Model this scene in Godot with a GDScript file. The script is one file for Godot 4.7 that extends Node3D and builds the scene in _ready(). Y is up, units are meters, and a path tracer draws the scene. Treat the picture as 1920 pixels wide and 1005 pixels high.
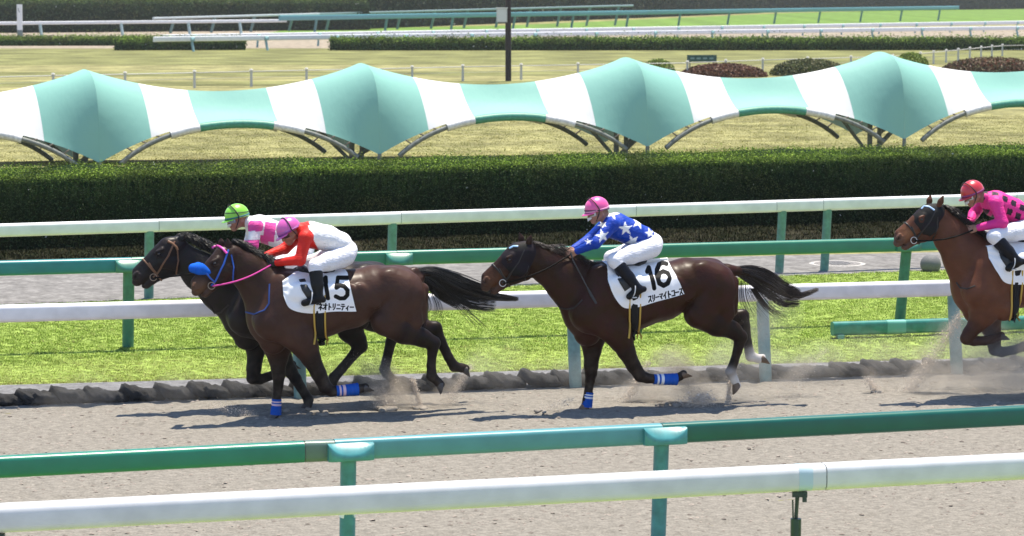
extends Node3D
# A dirt-track horse race seen from a stand: four horses with riders, white and green running rails,
# a clipped hedge, a striped tension canopy, an infield lawn and the far side of the course.

const HEAD_SIN := 0.2571   # the track (and so the horses) turns 14.9 degrees away from the view
const HEAD_COS := 0.9664
var rng := RandomNumberGenerator.new()
var jobs: Array = []
var used := {}
var fine_noise := FastNoiseLite.new()
var tex := {}


# ---------------------------------------------------------------- a smooth body made of joined tapered limbs
class Flesh extends RefCounted:
	var a := PackedVector3Array()
	var ba := PackedVector3Array()
	var il := PackedFloat32Array()
	var ra := PackedFloat32Array()
	var dr := PackedFloat32Array()
	var iz := PackedFloat32Array()
	var dm := PackedFloat32Array()
	var kk := PackedFloat32Array()
	var col: Array[Color] = []
	var cell := 0.012
	var kmax := 0.0
	var paints: Array = []     # [centre, radius, colour, softness]
	var tone := 0.0            # how much the colour wanders
	var dusty := 0.0           # sand stuck to the legs
	var cuts: Array = []       # [point, outward normal]: what lies beyond is cut away
	var act := PackedInt32Array()
	var verts := PackedVector3Array()
	var norms := PackedVector3Array()
	var cols := PackedColorArray()
	var near := PackedInt32Array()
	var tris := PackedInt32Array()
	var noise := FastNoiseLite.new()
	var done := false

	func limb(p: Vector3, q: Vector3, r0: float, r1: float, flat := 1.0, blend := 0.03, c := Color.WHITE) -> void:
		var f := Vector3(1, 1, 1.0 / flat)
		a.append(p * f)
		ba.append((q - p) * f)
		il.append(1.0 / maxf(((q - p) * f).length_squared(), 1e-9))
		ra.append(r0)
		dr.append(r1 - r0)
		iz.append(1.0 / flat)
		dm.append(minf(1.0, flat))
		kk.append(blend)
		kmax = maxf(kmax, blend)
		col.append(c)

	func all() -> void:
		act.resize(a.size())
		for i in a.size():
			act[i] = i

	func one(i: int, p: Vector3) -> float:
		var q := Vector3(p.x, p.y, p.z * iz[i]) - a[i]
		var t := clampf(q.dot(ba[i]) * il[i], 0.0, 1.0)
		return ((q - ba[i] * t).length() - (ra[i] + dr[i] * t)) * dm[i]

	func at(p: Vector3) -> float:
		var d := 1e3
		for i in act:
			var q := Vector3(p.x, p.y, p.z * iz[i]) - a[i]
			var t := clampf(q.dot(ba[i]) * il[i], 0.0, 1.0)
			var e := ((q - ba[i] * t).length() - (ra[i] + dr[i] * t)) * dm[i]
			var k := kk[i]
			var h := k - absf(d - e)
			if h > 0.0:
				d = minf(d, e) - h * h * 0.25 / k
			elif e < d:
				d = e
		for c in cuts:
			d = maxf(d, (p - c[0]).dot(c[1]))
		return d

	func slope(p: Vector3) -> Vector3:
		var d := at(p)
		return (Vector3(at(p + Vector3(0.003, 0, 0)), at(p + Vector3(0, 0.003, 0)), at(p + Vector3(0, 0, 0.003))) - Vector3(d, d, d)).normalized()

	func build() -> void:
		const B := 4
		const C := B + 1
		noise.frequency = 5.0
		noise.fractal_octaves = 3
		var lo := Vector3(1e3, 1e3, 1e3)
		var hi := -lo
		for i in a.size():
			var s := Vector3(1, 1, 1.0 / iz[i])
			for k in 2:
				var p := (a[i] + ba[i] * k) * s
				var r := (ra[i] + dr[i] * k) * maxf(1.0, s.z) + 0.03
				lo = lo.min(p - Vector3(r, r, r))
				hi = hi.max(p + Vector3(r, r, r))
		var n := Vector3i(((hi - lo) / (cell * B)).ceil())
		var ny := n.y * B + 2
		var nz := n.z * B + 2
		var reach := cell * B * 0.8661
		var index := {}
		var edges := PackedInt32Array()
		var v := PackedFloat32Array()
		v.resize(C * C * C)
		var ds := PackedFloat32Array()
		ds.resize(a.size())
		for bx in n.x:
			for by in n.y:
				for bz in n.z:
					var mid := lo + (Vector3(bx, by, bz) + Vector3(0.5, 0.5, 0.5)) * (cell * B)
					var best := 1e3
					for i in a.size():
						ds[i] = one(i, mid)
						best = minf(best, ds[i])
					if best - 0.8 * kmax > reach or best < -reach - 0.02:
						continue
					act.clear()
					for i in a.size():
						if ds[i] < best + 2.0 * reach + maxf(kk[i], 0.035):
							act.append(i)
					var some := false
					var base := lo + Vector3(bx, by, bz) * (cell * B)
					var o := 0
					for i in C:
						for j in C:
							for k in C:
								v[o] = at(base + Vector3(i, j, k) * cell)
								some = some or (v[o] < 0.0) != (v[0] < 0.0)
								o += 1
					if not some:
						continue
					for i in B:
						for j in B:
							for k in B:
								o = (i * C + j) * C + k
								var gx := bx * B + i
								var gy := by * B + j
								var gz := bz * B + k
								var here := (gx * ny + gy) * nz + gz
								var inside := v[o] < 0.0
								if inside != (v[o + C * C] < 0.0):
									edges.append_array([here, 0])
								if inside != (v[o + C] < 0.0):
									edges.append_array([here, 1])
								if inside != (v[o + 1] < 0.0):
									edges.append_array([here, 2])
								var sum := Vector3.ZERO
								var cnt := 0
								for e in 12:
									var axis := e >> 2
									var p1 := e & 1
									var p2 := (e >> 1) & 1
									var ci := 0 if axis == 0 else p1
									var cj := 0 if axis == 1 else (p1 if axis == 0 else p2)
									var ck := 0 if axis == 2 else p2
									var oa := o + (ci * C + cj) * C + ck
									var ob := oa + (C * C if axis == 0 else (C if axis == 1 else 1))
									if (v[oa] < 0.0) != (v[ob] < 0.0):
										var t := v[oa] / (v[oa] - v[ob])
										sum += Vector3(ci + (t if axis == 0 else 0.0), cj + (t if axis == 1 else 0.0), ck + (t if axis == 2 else 0.0))
										cnt += 1
								if cnt == 0:
									continue
								var p := base + (Vector3(i, j, k) + sum / cnt) * cell
								var g := slope(p)
								p -= g * clampf(at(p), -cell * 0.5, cell * 0.5)
								index[here] = verts.size()
								verts.append(p)
								norms.append(g)
								tint(p)
		for e in range(0, edges.size(), 2):
			var h := edges[e]
			var u := nz if edges[e + 1] == 0 else ny * nz
			var w := 1 if edges[e + 1] != 2 else nz
			if edges[e + 1] == 2:
				u = ny * nz
			if not (index.has(h) and index.has(h - u) and index.has(h - w) and index.has(h - u - w)):
				continue
			var i0: int = index[h]
			var i1: int = index[h - u]
			var i2: int = index[h - u - w]
			var i3: int = index[h - w]
			var cross := (verts[i2] - verts[i0]).cross(verts[i3] - verts[i1])
			if cross.dot(norms[i0] + norms[i2]) > 0.0:
				tris.append_array([i0, i2, i1, i0, i3, i2])
			else:
				tris.append_array([i0, i1, i2, i0, i2, i3])
		all()
		done = true

	func tint(p: Vector3) -> void:
		var sum := 0.0
		var rgb := Vector3.ZERO
		var first := 1e3
		var who := 0
		for i in act:
			var d := one(i, p)
			if d < first:
				first = d
				who = i
			var w := exp(-maxf(d + 0.02, 0.0) * 95.0)
			sum += w
			rgb += Vector3(col[i].r, col[i].g, col[i].b) * w
		rgb /= maxf(sum, 1e-6)
		for q in paints:
			var far: float = ((p - q[0]) * q[4]).length() / q[1]
			var w2 := 1.0 - smoothstep(1.0 - q[3], 1.0 + q[3], far)
			rgb = rgb.lerp(Vector3(q[2].r, q[2].g, q[2].b), w2)
		if tone > 0.0:
			rgb *= 1.0 + tone * noise.get_noise_3dv(p)
		if dusty > 0.0 and p.y < 0.75:
			rgb = rgb.lerp(Vector3(0.2, 0.165, 0.13), dusty * smoothstep(0.75, 0.1, p.y) * clampf(0.35 + 0.9 * noise.get_noise_3dv(p * 2.2), 0.0, 1.0))
		cols.append(Color(rgb.x, rgb.y, rgb.z))
		near.append(who)


# ---------------------------------------------------------------- the drawing grid of one horse and its rider: 1 unit = 1 / s metre
class Grid extends RefCounted:
	var s := 184.0
	var cx := 0.0
	var g := 0.0

	func p(x: float, y: float, w := 0.0) -> Vector3:
		var across := w / s
		var along := ((x - cx) / s - across * HEAD_SIN) / HEAD_COS
		return Vector3(along, (g - y) / s + 0.1013 * (across * HEAD_COS - along * HEAD_SIN), across)

	func back(v: Vector3) -> Vector2:
		return Vector2(cx + s * (v.x * HEAD_COS + v.z * HEAD_SIN), g - s * (v.y - 0.1013 * (v.z * HEAD_COS - v.x * HEAD_SIN)))


# ---------------------------------------------------------------- naming and parenting
func numbered(called: String) -> String:
	used[called] = used.get(called, -1) + 1
	return called if used[called] == 0 else "%s_%03d" % [called, used[called]]


func tag(o: Node, label: String, category: String, group := "") -> void:
	o.set_meta("label", label)
	o.set_meta("category", category)
	if group:
		o.set_meta("group", group)


func thing(called: String, label: String, category: String, where: Vector3, turn := 0.0, group := "") -> Node3D:
	var o := Node3D.new()
	o.name = numbered(called)
	add_child(o, true)
	o.position = where
	o.rotation.y = turn
	tag(o, label, category, group)
	return o


func obj(called: String, mesh: Mesh, m: Material, parent: Node = null, where := Vector3.ZERO) -> MeshInstance3D:
	var o := MeshInstance3D.new()
	o.name = numbered(called) if parent == null else called
	o.mesh = mesh
	o.material_override = m
	o.position = where
	(parent if parent else self).add_child(o, true)
	return o


func scatter(called: String, mesh: Mesh, m: Material, places: Array[Transform3D], tints: PackedColorArray, parent: Node = null) -> MultiMeshInstance3D:
	var mm := MultiMesh.new()
	mm.transform_format = MultiMesh.TRANSFORM_3D
	mm.use_colors = true
	mm.mesh = mesh
	mm.instance_count = places.size()
	for i in places.size():
		mm.set_instance_transform(i, places[i])
		mm.set_instance_color(i, tints[i])
	var o := MultiMeshInstance3D.new()
	o.name = numbered(called) if parent == null else called
	o.multimesh = mm
	o.material_override = m
	o.set_meta("kind", "stuff")
	(parent if parent else self).add_child(o, true)
	return o


# ---------------------------------------------------------------- materials
func paint(c: Color, rough := 0.6, spec := 0.5, wear := "", size := 1.0) -> StandardMaterial3D:
	var m := StandardMaterial3D.new()
	m.albedo_color = c.linear_to_srgb()
	m.roughness = rough
	m.metallic_specular = spec
	if wear:
		m.albedo_texture = tex[wear]
		m.uv1_triplanar = true
		m.uv1_scale = Vector3(size, size, size)
	return m


func coloured(rough := 0.6, spec := 0.5) -> StandardMaterial3D:
	var m := paint(Color.WHITE, rough, spec)
	m.vertex_color_use_as_albedo = true
	return m


func grey_texture(called: String, side: int, frequency: float, lowest: float, highest: float, octaves := 5, seed_ := 1, kind := FastNoiseLite.TYPE_SIMPLEX_SMOOTH) -> void:
	var n := FastNoiseLite.new()
	n.noise_type = kind
	n.seed = seed_
	n.frequency = frequency
	n.fractal_octaves = octaves
	var im := n.get_seamless_image(side, side)
	im.convert(Image.FORMAT_RGB8)
	var data := im.get_data()
	for i in data.size():
		data[i] = clampi(int(lerpf(lowest, highest, data[i] / 255.0) * 255.0), 0, 255)
	tex[called] = ImageTexture.create_from_image(Image.create_from_data(side, side, false, Image.FORMAT_RGB8, data))


# ---------------------------------------------------------------- shapes
func begin() -> SurfaceTool:
	var st := SurfaceTool.new()
	st.begin(Mesh.PRIMITIVE_TRIANGLES)
	return st


func quad(st: SurfaceTool, p: Vector3, q: Vector3, r: Vector3, s: Vector3) -> void:
	for v in [p, q, r, p, r, s]:
		st.add_vertex(v)


func box(st: SurfaceTool, mid: Vector3, size: Vector3, bx := Vector3.RIGHT, by := Vector3.UP, bz := Vector3.BACK) -> void:
	var h := size * 0.5
	st.set_smooth_group(-1)
	for axis in 3:
		var u: Vector3 = [bx * h.x, by * h.y, bz * h.z][axis]
		var v: Vector3 = [by * h.y, bz * h.z, bx * h.x][axis]
		var w: Vector3 = [bz * h.z, bx * h.x, by * h.y][axis]
		quad(st, mid + u - v - w, mid + u - v + w, mid + u + v + w, mid + u + v - w)
		quad(st, mid - u - v - w, mid - u + v - w, mid - u + v + w, mid - u - v + w)


func done(st: SurfaceTool) -> ArrayMesh:
	st.generate_normals()
	return st.commit()


# rings of points (all of the same length) joined into a skin, ends closed
func skin(st: SurfaceTool, rings: Array, closed := true, caps := true, tints: Array = []) -> void:
	var n: int = rings[0].size()
	st.set_smooth_group(1)
	for i in rings.size() - 1:
		for j in (n if closed else n - 1):
			var k := (j + 1) % n
			if tints.size():
				st.set_color(tints[i])
			quad(st, rings[i][j], rings[i + 1][j], rings[i + 1][k], rings[i][k])
	if caps:
		st.set_smooth_group(-1)
		for e in [0, rings.size() - 1]:
			var mid := Vector3.ZERO
			for v in rings[e]:
				mid += v / n
			if tints.size():
				st.set_color(tints[mini(e, tints.size() - 1)])
			for j in n:
				var k := (j + 1) % n
				var order := [mid, rings[e][j], rings[e][k]] if e == 0 else [mid, rings[e][k], rings[e][j]]
				for v in order:
					st.add_vertex(v)


# a round tube through points with a radius at each
func tube(st: SurfaceTool, pts: Array, radii: Array, sides := 8, caps := true, tints: Array = []) -> void:
	var rings := []
	var up := Vector3(0.13, 0.31, 0.94).normalized()
	for i in pts.size():
		var d: Vector3 = (pts[mini(i + 1, pts.size() - 1)] - pts[maxi(i - 1, 0)]).normalized()
		var u := (up - d * up.dot(d)).normalized()
		up = u
		var w := d.cross(u)
		var ring := []
		for j in sides:
			var t := TAU * j / sides
			ring.append(pts[i] + (u * cos(t) + w * sin(t)) * radii[mini(i, radii.size() - 1)])
		rings.append(ring)
	skin(st, rings, true, caps, tints)


func rod(p: Vector3, q: Vector3, r0: float, r1: float, sides := 12) -> ArrayMesh:
	var st := begin()
	tube(st, [p, q], [r0, r1], sides)
	return done(st)


# a profile (x sideways, y up) swept straight from p to q
func beam(p: Vector3, q: Vector3, profile: Array) -> ArrayMesh:
	var st := begin()
	var d := (q - p).normalized()
	var side := Vector3.UP.cross(d).normalized()
	var up := d.cross(side)
	var rings := []
	for e in [p, q]:
		var ring := []
		for c in profile:
			ring.append(e + side * c.x + up * c.y)
		rings.append(ring)
	skin(st, rings)
	return done(st)


func rounded(w: float, h: float, r: float, steps := 4) -> Array:
	var out := []
	for c in 4:
		var mid := Vector2((w * 0.5 - r) * (1 if c in [0, 3] else -1), (h * 0.5 - r) * (1 if c < 2 else -1))
		for k in steps + 1:
			var t := PI * 0.5 * (c + float(k) / steps)
			out.append(mid + Vector2(cos(t), sin(t)) * r)
	return out


func mesh_of(f: Flesh, more: Array = []) -> ArrayMesh:
	var am := ArrayMesh.new()
	var v := f.verts.duplicate()
	var n := f.norms.duplicate()
	var c := f.cols.duplicate()
	var t := f.tris.duplicate()
	for g in more:
		var first := v.size()
		v.append_array(g.verts)
		n.append_array(g.norms)
		c.append_array(g.cols)
		for i in g.tris:
			t.append(i + first)
	var arrays := []
	arrays.resize(Mesh.ARRAY_MAX)
	arrays[Mesh.ARRAY_VERTEX] = v
	arrays[Mesh.ARRAY_NORMAL] = n
	arrays[Mesh.ARRAY_COLOR] = c
	arrays[Mesh.ARRAY_INDEX] = t
	am.add_surface_from_arrays(Mesh.PRIMITIVE_TRIANGLES, arrays)
	return am


func mesh_job(i: int) -> void:
	jobs[i].build()


# ================================================================ the place
func sheet(called: String, near_edge: Array, far_edge: Array, y: float, m: Material) -> MeshInstance3D:
	# a flat strip between two lines; each edge is a list of (x, z)
	var st := begin()
	for i in near_edge.size() - 1:
		var a := Vector3(near_edge[i].x, y, near_edge[i].y)
		var b := Vector3(near_edge[i + 1].x, y, near_edge[i + 1].y)
		var c := Vector3(far_edge[i + 1].x, y, far_edge[i + 1].y)
		var d := Vector3(far_edge[i].x, y, far_edge[i].y)
		quad(st, a, d, c, b)
	var o := obj(called, done(st), m)
	o.set_meta("kind", "structure")
	return o


func ground_materials() -> void:
	grey_texture("speck", 512, 0.03, 0.62, 1.08, 5, 3)
	grey_texture("cloud", 512, 0.008, 0.66, 1.06, 5, 4)
	grey_texture("scuff", 512, 0.02, 0.78, 1.03, 6, 5)
	grey_texture("worn", 512, 0.012, 0.9, 1.02, 6, 8)
	grey_texture("grit", 512, 0.045, 0.8, 1.03, 4, 9)
	grey_texture("bump", 1024, 0.02, 0.0, 1.0, 6, 6)
	grey_texture("hair", 256, 0.12, 0.4, 1.0, 3, 7)


func earth(c: Color, wear: String, size: float, fine := "", fine_size := 1.0, relief := 0.0) -> StandardMaterial3D:
	var m := paint(c, 0.95, 0.2, wear, size)
	m.uv1_world_triplanar = true
	if fine:
		m.detail_enabled = true
		m.detail_blend_mode = BaseMaterial3D.BLEND_MODE_MUL
		m.detail_albedo = tex[fine]
		m.detail_uv_layer = BaseMaterial3D.DETAIL_UV_2
		m.uv2_triplanar = true
		m.uv2_world_triplanar = true
		m.uv2_scale = Vector3(fine_size, fine_size, fine_size)
	if relief > 0.0:
		m.heightmap_enabled = true
		m.heightmap_scale = relief
		m.heightmap_texture = tex["bump"]
	return m


func dirt_height(x: float, z: float) -> float:
	var e := fine_noise.get_noise_2d(x * 9.0, z * 4.5)
	var row := z + 0.25 * x
	var rake := 0.006 * sin(row * 21.0) * (0.5 + fine_noise.get_noise_2d(row * 0.7, 200.0 + x * 0.15)) - 0.012 * smoothstep(0.55, 0.7, fine_noise.get_noise_2d(300.0 + row * 1.3, x * 0.12))
	var pit := -0.024 * smoothstep(0.3, 0.5, fine_noise.get_noise_2d(x * 5.2 + 130.0, z * 4.4))
	return rake + pit + 0.006 * e + 0.014 * fine_noise.get_noise_2d(x * 1.6 + 40.0, z * 1.2) + 0.016 * maxf(0.0, fine_noise.get_noise_2d(x * 20.0, z * 9.0 + 90.0) - 0.15)


func build_ground() -> void:
	fine_noise.frequency = 0.35
	fine_noise.fractal_octaves = 3
	var lawn := earth(Color(0.375, 0.355, 0.155), "cloud", 0.09, "scuff", 0.35)
	var base := sheet("infield_lawn", [Vector2(-900, 60), Vector2(900, 60)], [Vector2(-900, -1500), Vector2(900, -1500)], -0.03, lawn)
	base.set_meta("label", "dry green and tan infield lawn behind the striped canopy")
	# greener bands of the far lawn, mown in strips
	var band := earth(Color(0.27, 0.275, 0.105), "cloud", 0.05, "scuff", 0.4)
	for r in [[-92.0, -97.0], [-106.0, -112.0], [-126.0, -168.0]]:
		sheet("mown_lawn_band", [Vector2(-60, r[0]), Vector2(70, r[0] - 6)], [Vector2(-70, r[1]), Vector2(80, r[1] - 9)], -0.022, band)
	# the far dirt course and the bright turf course beyond it
	sheet("far_dirt_course", [Vector2(-60, -172), Vector2(90, -172)], [Vector2(-90, -262), Vector2(90, -262)], -0.018, earth(Color(0.40, 0.34, 0.26), "speck", 0.1))
	sheet("far_turf_course", [Vector2(-24, -240), Vector2(0, -256), Vector2(70, -325), Vector2(300, -500)], [Vector2(-24, -262), Vector2(0, -300), Vector2(50, -470), Vector2(200, -780)], -0.012, earth(Color(0.16, 0.27, 0.05), "cloud", 0.05))
	# strips behind the near rails
	var turf := earth(Color(0.30, 0.40, 0.09), "scuff", 0.5)
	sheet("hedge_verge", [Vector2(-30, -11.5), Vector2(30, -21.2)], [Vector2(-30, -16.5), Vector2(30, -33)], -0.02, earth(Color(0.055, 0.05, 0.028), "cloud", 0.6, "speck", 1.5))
	sheet("service_road", [Vector2(-24, -3.2), Vector2(24, -19.6)], [Vector2(-24, -10.2), Vector2(24, -20.3)], -0.014, earth(Color(0.275, 0.265, 0.255), "scuff", 0.8, "scuff", 0.23))
	sheet("turf_strip", [Vector2(-24, 2.2), Vector2(24, -7.2)], [Vector2(-24, -3.3), Vector2(24, -19.7)], -0.006, turf)
	sheet("gutter_path", [Vector2(-24, 4.55), Vector2(24, -7.05)], [Vector2(-24, 2.1), Vector2(24, -7.4)], 0.0, earth(Color(0.25, 0.247, 0.25), "scuff", 1.5, "scuff", 0.4))
	# the raked dirt, as real relief where the camera sees it
	var sand := earth(Color(0.305, 0.281, 0.243), "scuff", 0.5, "grit", 1.6, 0.22)
	sand.uv1_scale = Vector3(0.9, 0.9, 1.6)
	var st := begin()
	st.set_smooth_group(1)
	var nx := 300
	var nz := 270
	var rows := []
	for j in nz + 1:
		var row := PackedVector3Array()
		for i in nx + 1:
			var x := lerpf(-7.2, 7.8, float(i) / nx)
			var back := -1.33 - 0.2417 * x
			var z := lerpf(back, 8.6, float(j) / nz)
			row.append(Vector3(x, dirt_height(x, z) * smoothstep(0.0, 0.25, z - back), z))
		rows.append(row)
	for j in nz:
		for i in nx:
			quad(st, rows[j + 1][i], rows[j][i], rows[j][i + 1], rows[j + 1][i + 1])
	st.index()
	st.generate_normals()
	var track := obj("dirt_track", st.commit(), sand)
	track.set_meta("kind", "structure")
	sheet("outer_dirt", [Vector2(-24, 8.6), Vector2(-7.2, 8.6)], [Vector2(-24, 4.6), Vector2(-7.2, 0.41)], 0.004, sand)
	sheet("outer_dirt", [Vector2(7.8, 8.6), Vector2(24, 8.6)], [Vector2(7.8, -3.21), Vector2(24, -7.0)], 0.004, sand)
	sheet("stand_lawn", [Vector2(-30, 12.4), Vector2(30, 10.9)], [Vector2(-30, 8.6), Vector2(30, 8.6)], 0.012, turf)
	sheet("stand_apron", [Vector2(-30, 40), Vector2(30, 40)], [Vector2(-30, 12.4), Vector2(30, 10.9)], 0.012, earth(Color(0.3, 0.29, 0.28), "scuff", 0.8))
	# crumbs of dirt lying on the track
	var crumb := begin()
	crumb.set_smooth_group(-1)
	var pts := []
	for i in 5:
		pts.append(Vector3(cos(TAU * i / 5.0), 0.1 + 0.15 * (i % 2), sin(TAU * i / 5.0)))
	for i in 5:
		for v in [Vector3(0.1, 0.75, 0), pts[i], pts[(i + 1) % 5]]:
			crumb.add_vertex(v)
	var places: Array[Transform3D] = []
	var tints := PackedColorArray()
	for i in 11000:
		var x := rng.randf_range(-6.2, 6.8)
		var z := lerpf(-1.2 - 0.2417 * x, 7.6, pow(rng.randf(), 0.9))
		if fine_noise.get_noise_2d(x * 3.0 + 7.0, z * 3.0) < rng.randf_range(-0.5, 0.25):
			continue
		var r := 0.007 + 0.014 * pow(rng.randf(), 3.0)
		places.append(Transform3D(Basis.from_euler(Vector3(rng.randf_range(-0.3, 0.3), rng.randf() * TAU, 0)).scaled(Vector3(r, r, r) * Vector3(1.4, 0.9, 1.1)), Vector3(x, dirt_height(x, z) - 0.001, z)))
		var k := rng.randf_range(0.15, 0.34)
		tints.append(Color(k, k * 0.86, k * 0.74))
	var crumbs := scatter("dirt_crumbs", done(crumb), coloured(0.95, 0.2), places, tints)
	tag(crumbs, "loose crumbs of brown dirt lying all over the track", "dirt")


func blade_tuft(n: int, spread: float, tall: float, wide: float) -> ArrayMesh:
	var st := begin()
	st.set_smooth_group(-1)
	var r := RandomNumberGenerator.new()
	r.seed = 77
	for i in n:
		var t := r.randf() * TAU
		var at := Vector3(r.randf_range(-spread, spread), 0, r.randf_range(-spread, spread))
		var side := Vector3(cos(t), 0, sin(t)) * wide
		var lean := Vector3(r.randf_range(-1, 1), 0, r.randf_range(-1, 1)) * tall * 0.45
		var h := tall * r.randf_range(0.6, 1.1)
		var midp := at + lean * 0.35 + Vector3(0, h * 0.6, 0)
		var tip := at + lean + Vector3(0, h, 0)
		for v in [at - side, midp - side * 0.8, midp + side * 0.8, at - side, midp + side * 0.8, at + side, midp - side * 0.8, tip, midp + side * 0.8]:
			st.set_normal((Vector3.UP + lean / tall * 0.8).normalized())
			st.add_vertex(v)
	return st.commit()


func leafy(rough := 0.55) -> StandardMaterial3D:
	var m := coloured(rough, 0.4)
	m.backlight_enabled = true
	m.backlight = Color(0.45, 0.5, 0.3)
	m.cull_mode = BaseMaterial3D.CULL_DISABLED
	return m


func build_grass() -> void:
	var m := leafy(0.7)
	m.metallic_specular = 0.2
	var tuft := blade_tuft(9, 0.06, 0.025, 0.003)
	var places: Array[Transform3D] = []
	var tints := PackedColorArray()
	for i in 80000:
		var x := rng.randf_range(-8.2, 9.0)
		var lo := -2.66 - 0.196 * x
		var hi := -11.55 - 0.345 * x
		var z := lerpf(lo, hi, pow(rng.randf(), 1.25))
		z += 0.05 * fine_noise.get_noise_2d(x * 8.0, 3.0)
		var dry := smoothstep(2.6, 0.6, lo - z + 0.9 * fine_noise.get_noise_2d(x * 1.5, z * 1.5))
		var rim := smoothstep(0.25, 0.0, lo - z)
		var c := Color(0.30, 0.425, 0.09).lerp(Color(0.44, 0.445, 0.165), dry * 0.75).lerp(Color(0.22, 0.17, 0.07), rim * 0.6)
		c = c * rng.randf_range(0.92, 1.08) * (1.0 + 0.16 * fine_noise.get_noise_2d(x * 4.0, z * 2.0))
		if rng.randf() < 0.06:
			c = Color(0.3, 0.26, 0.11)
		var s := rng.randf_range(0.6, 1.1) * (0.75 if dry > 0.5 else 1.0)
		places.append(Transform3D(Basis(Vector3.UP, rng.randf() * TAU).scaled(Vector3(s, s, s)), Vector3(x, -0.008, z)))
		tints.append(c)
	tag(scatter("turf_grass", tuft, m, places, tints), "short bright green grass of the strip between the two inner rails", "grass")
	# thinner, drier sward of the infield
	places = []
	tints = PackedColorArray()
	var dry_tuft := blade_tuft(8, 0.16, 0.03, 0.006)
	for i in 52000:
		var z := -24.0 - 42.0 * pow(rng.randf(), 1.3)
		var x := rng.randf_range(-1, 1) * (27.7 - z) * 0.2
		var k := fine_noise.get_noise_2d(x * 0.5, z * 0.35 + 11.0)
		var c := Color(0.43, 0.395, 0.17).lerp(Color(0.34, 0.345, 0.125), smoothstep(-0.25, 0.35, k + 0.2 * (rng.randf() - 0.5))) * rng.randf_range(0.92, 1.08)
		places.append(Transform3D(Basis(Vector3.UP, rng.randf() * TAU).scaled(Vector3.ONE * rng.randf_range(0.6, 1.1)), Vector3(x, -0.032, z)))
		tints.append(c)
	tag(scatter("infield_grass", dry_tuft, m, places, tints), "thin dry tan and green grass around the striped canopy", "grass")
	# weeds at the foot of the hedge
	places = []
	tints = PackedColorArray()
	for i in 14000:
		var x := rng.randf_range(-9, 10)
		var z := lerpf(-19.75 - 0.3685 * x, -16.9 - 0.17 * x, pow(rng.randf(), 1.6))
		if fine_noise.get_noise_2d(x * 2.0, 55.0) < rng.randf_range(-0.6, 0.3):
			continue
		var s := rng.randf_range(0.9, 2.6)
		places.append(Transform3D(Basis(Vector3.UP, rng.randf() * TAU).scaled(Vector3(s, s, s)), Vector3(x, -0.02, z)))
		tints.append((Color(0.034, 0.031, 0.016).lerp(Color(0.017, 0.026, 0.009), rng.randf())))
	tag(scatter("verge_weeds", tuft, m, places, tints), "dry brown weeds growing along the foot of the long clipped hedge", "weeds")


func leaf_shape(long: float, wide: float) -> ArrayMesh:
	var st := begin()
	st.set_smooth_group(-1)
	var a := Vector3(-long * 0.5, 0, 0)
	var b := Vector3(0, 0.15 * long, wide * 0.5)
	var c := Vector3(long * 0.5, -0.1 * long, 0)
	var d := Vector3(0, 0.15 * long, -wide * 0.5)
	for v in [a, c, b, a, d, c]:
		st.add_vertex(v)
	return done(st)


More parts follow.
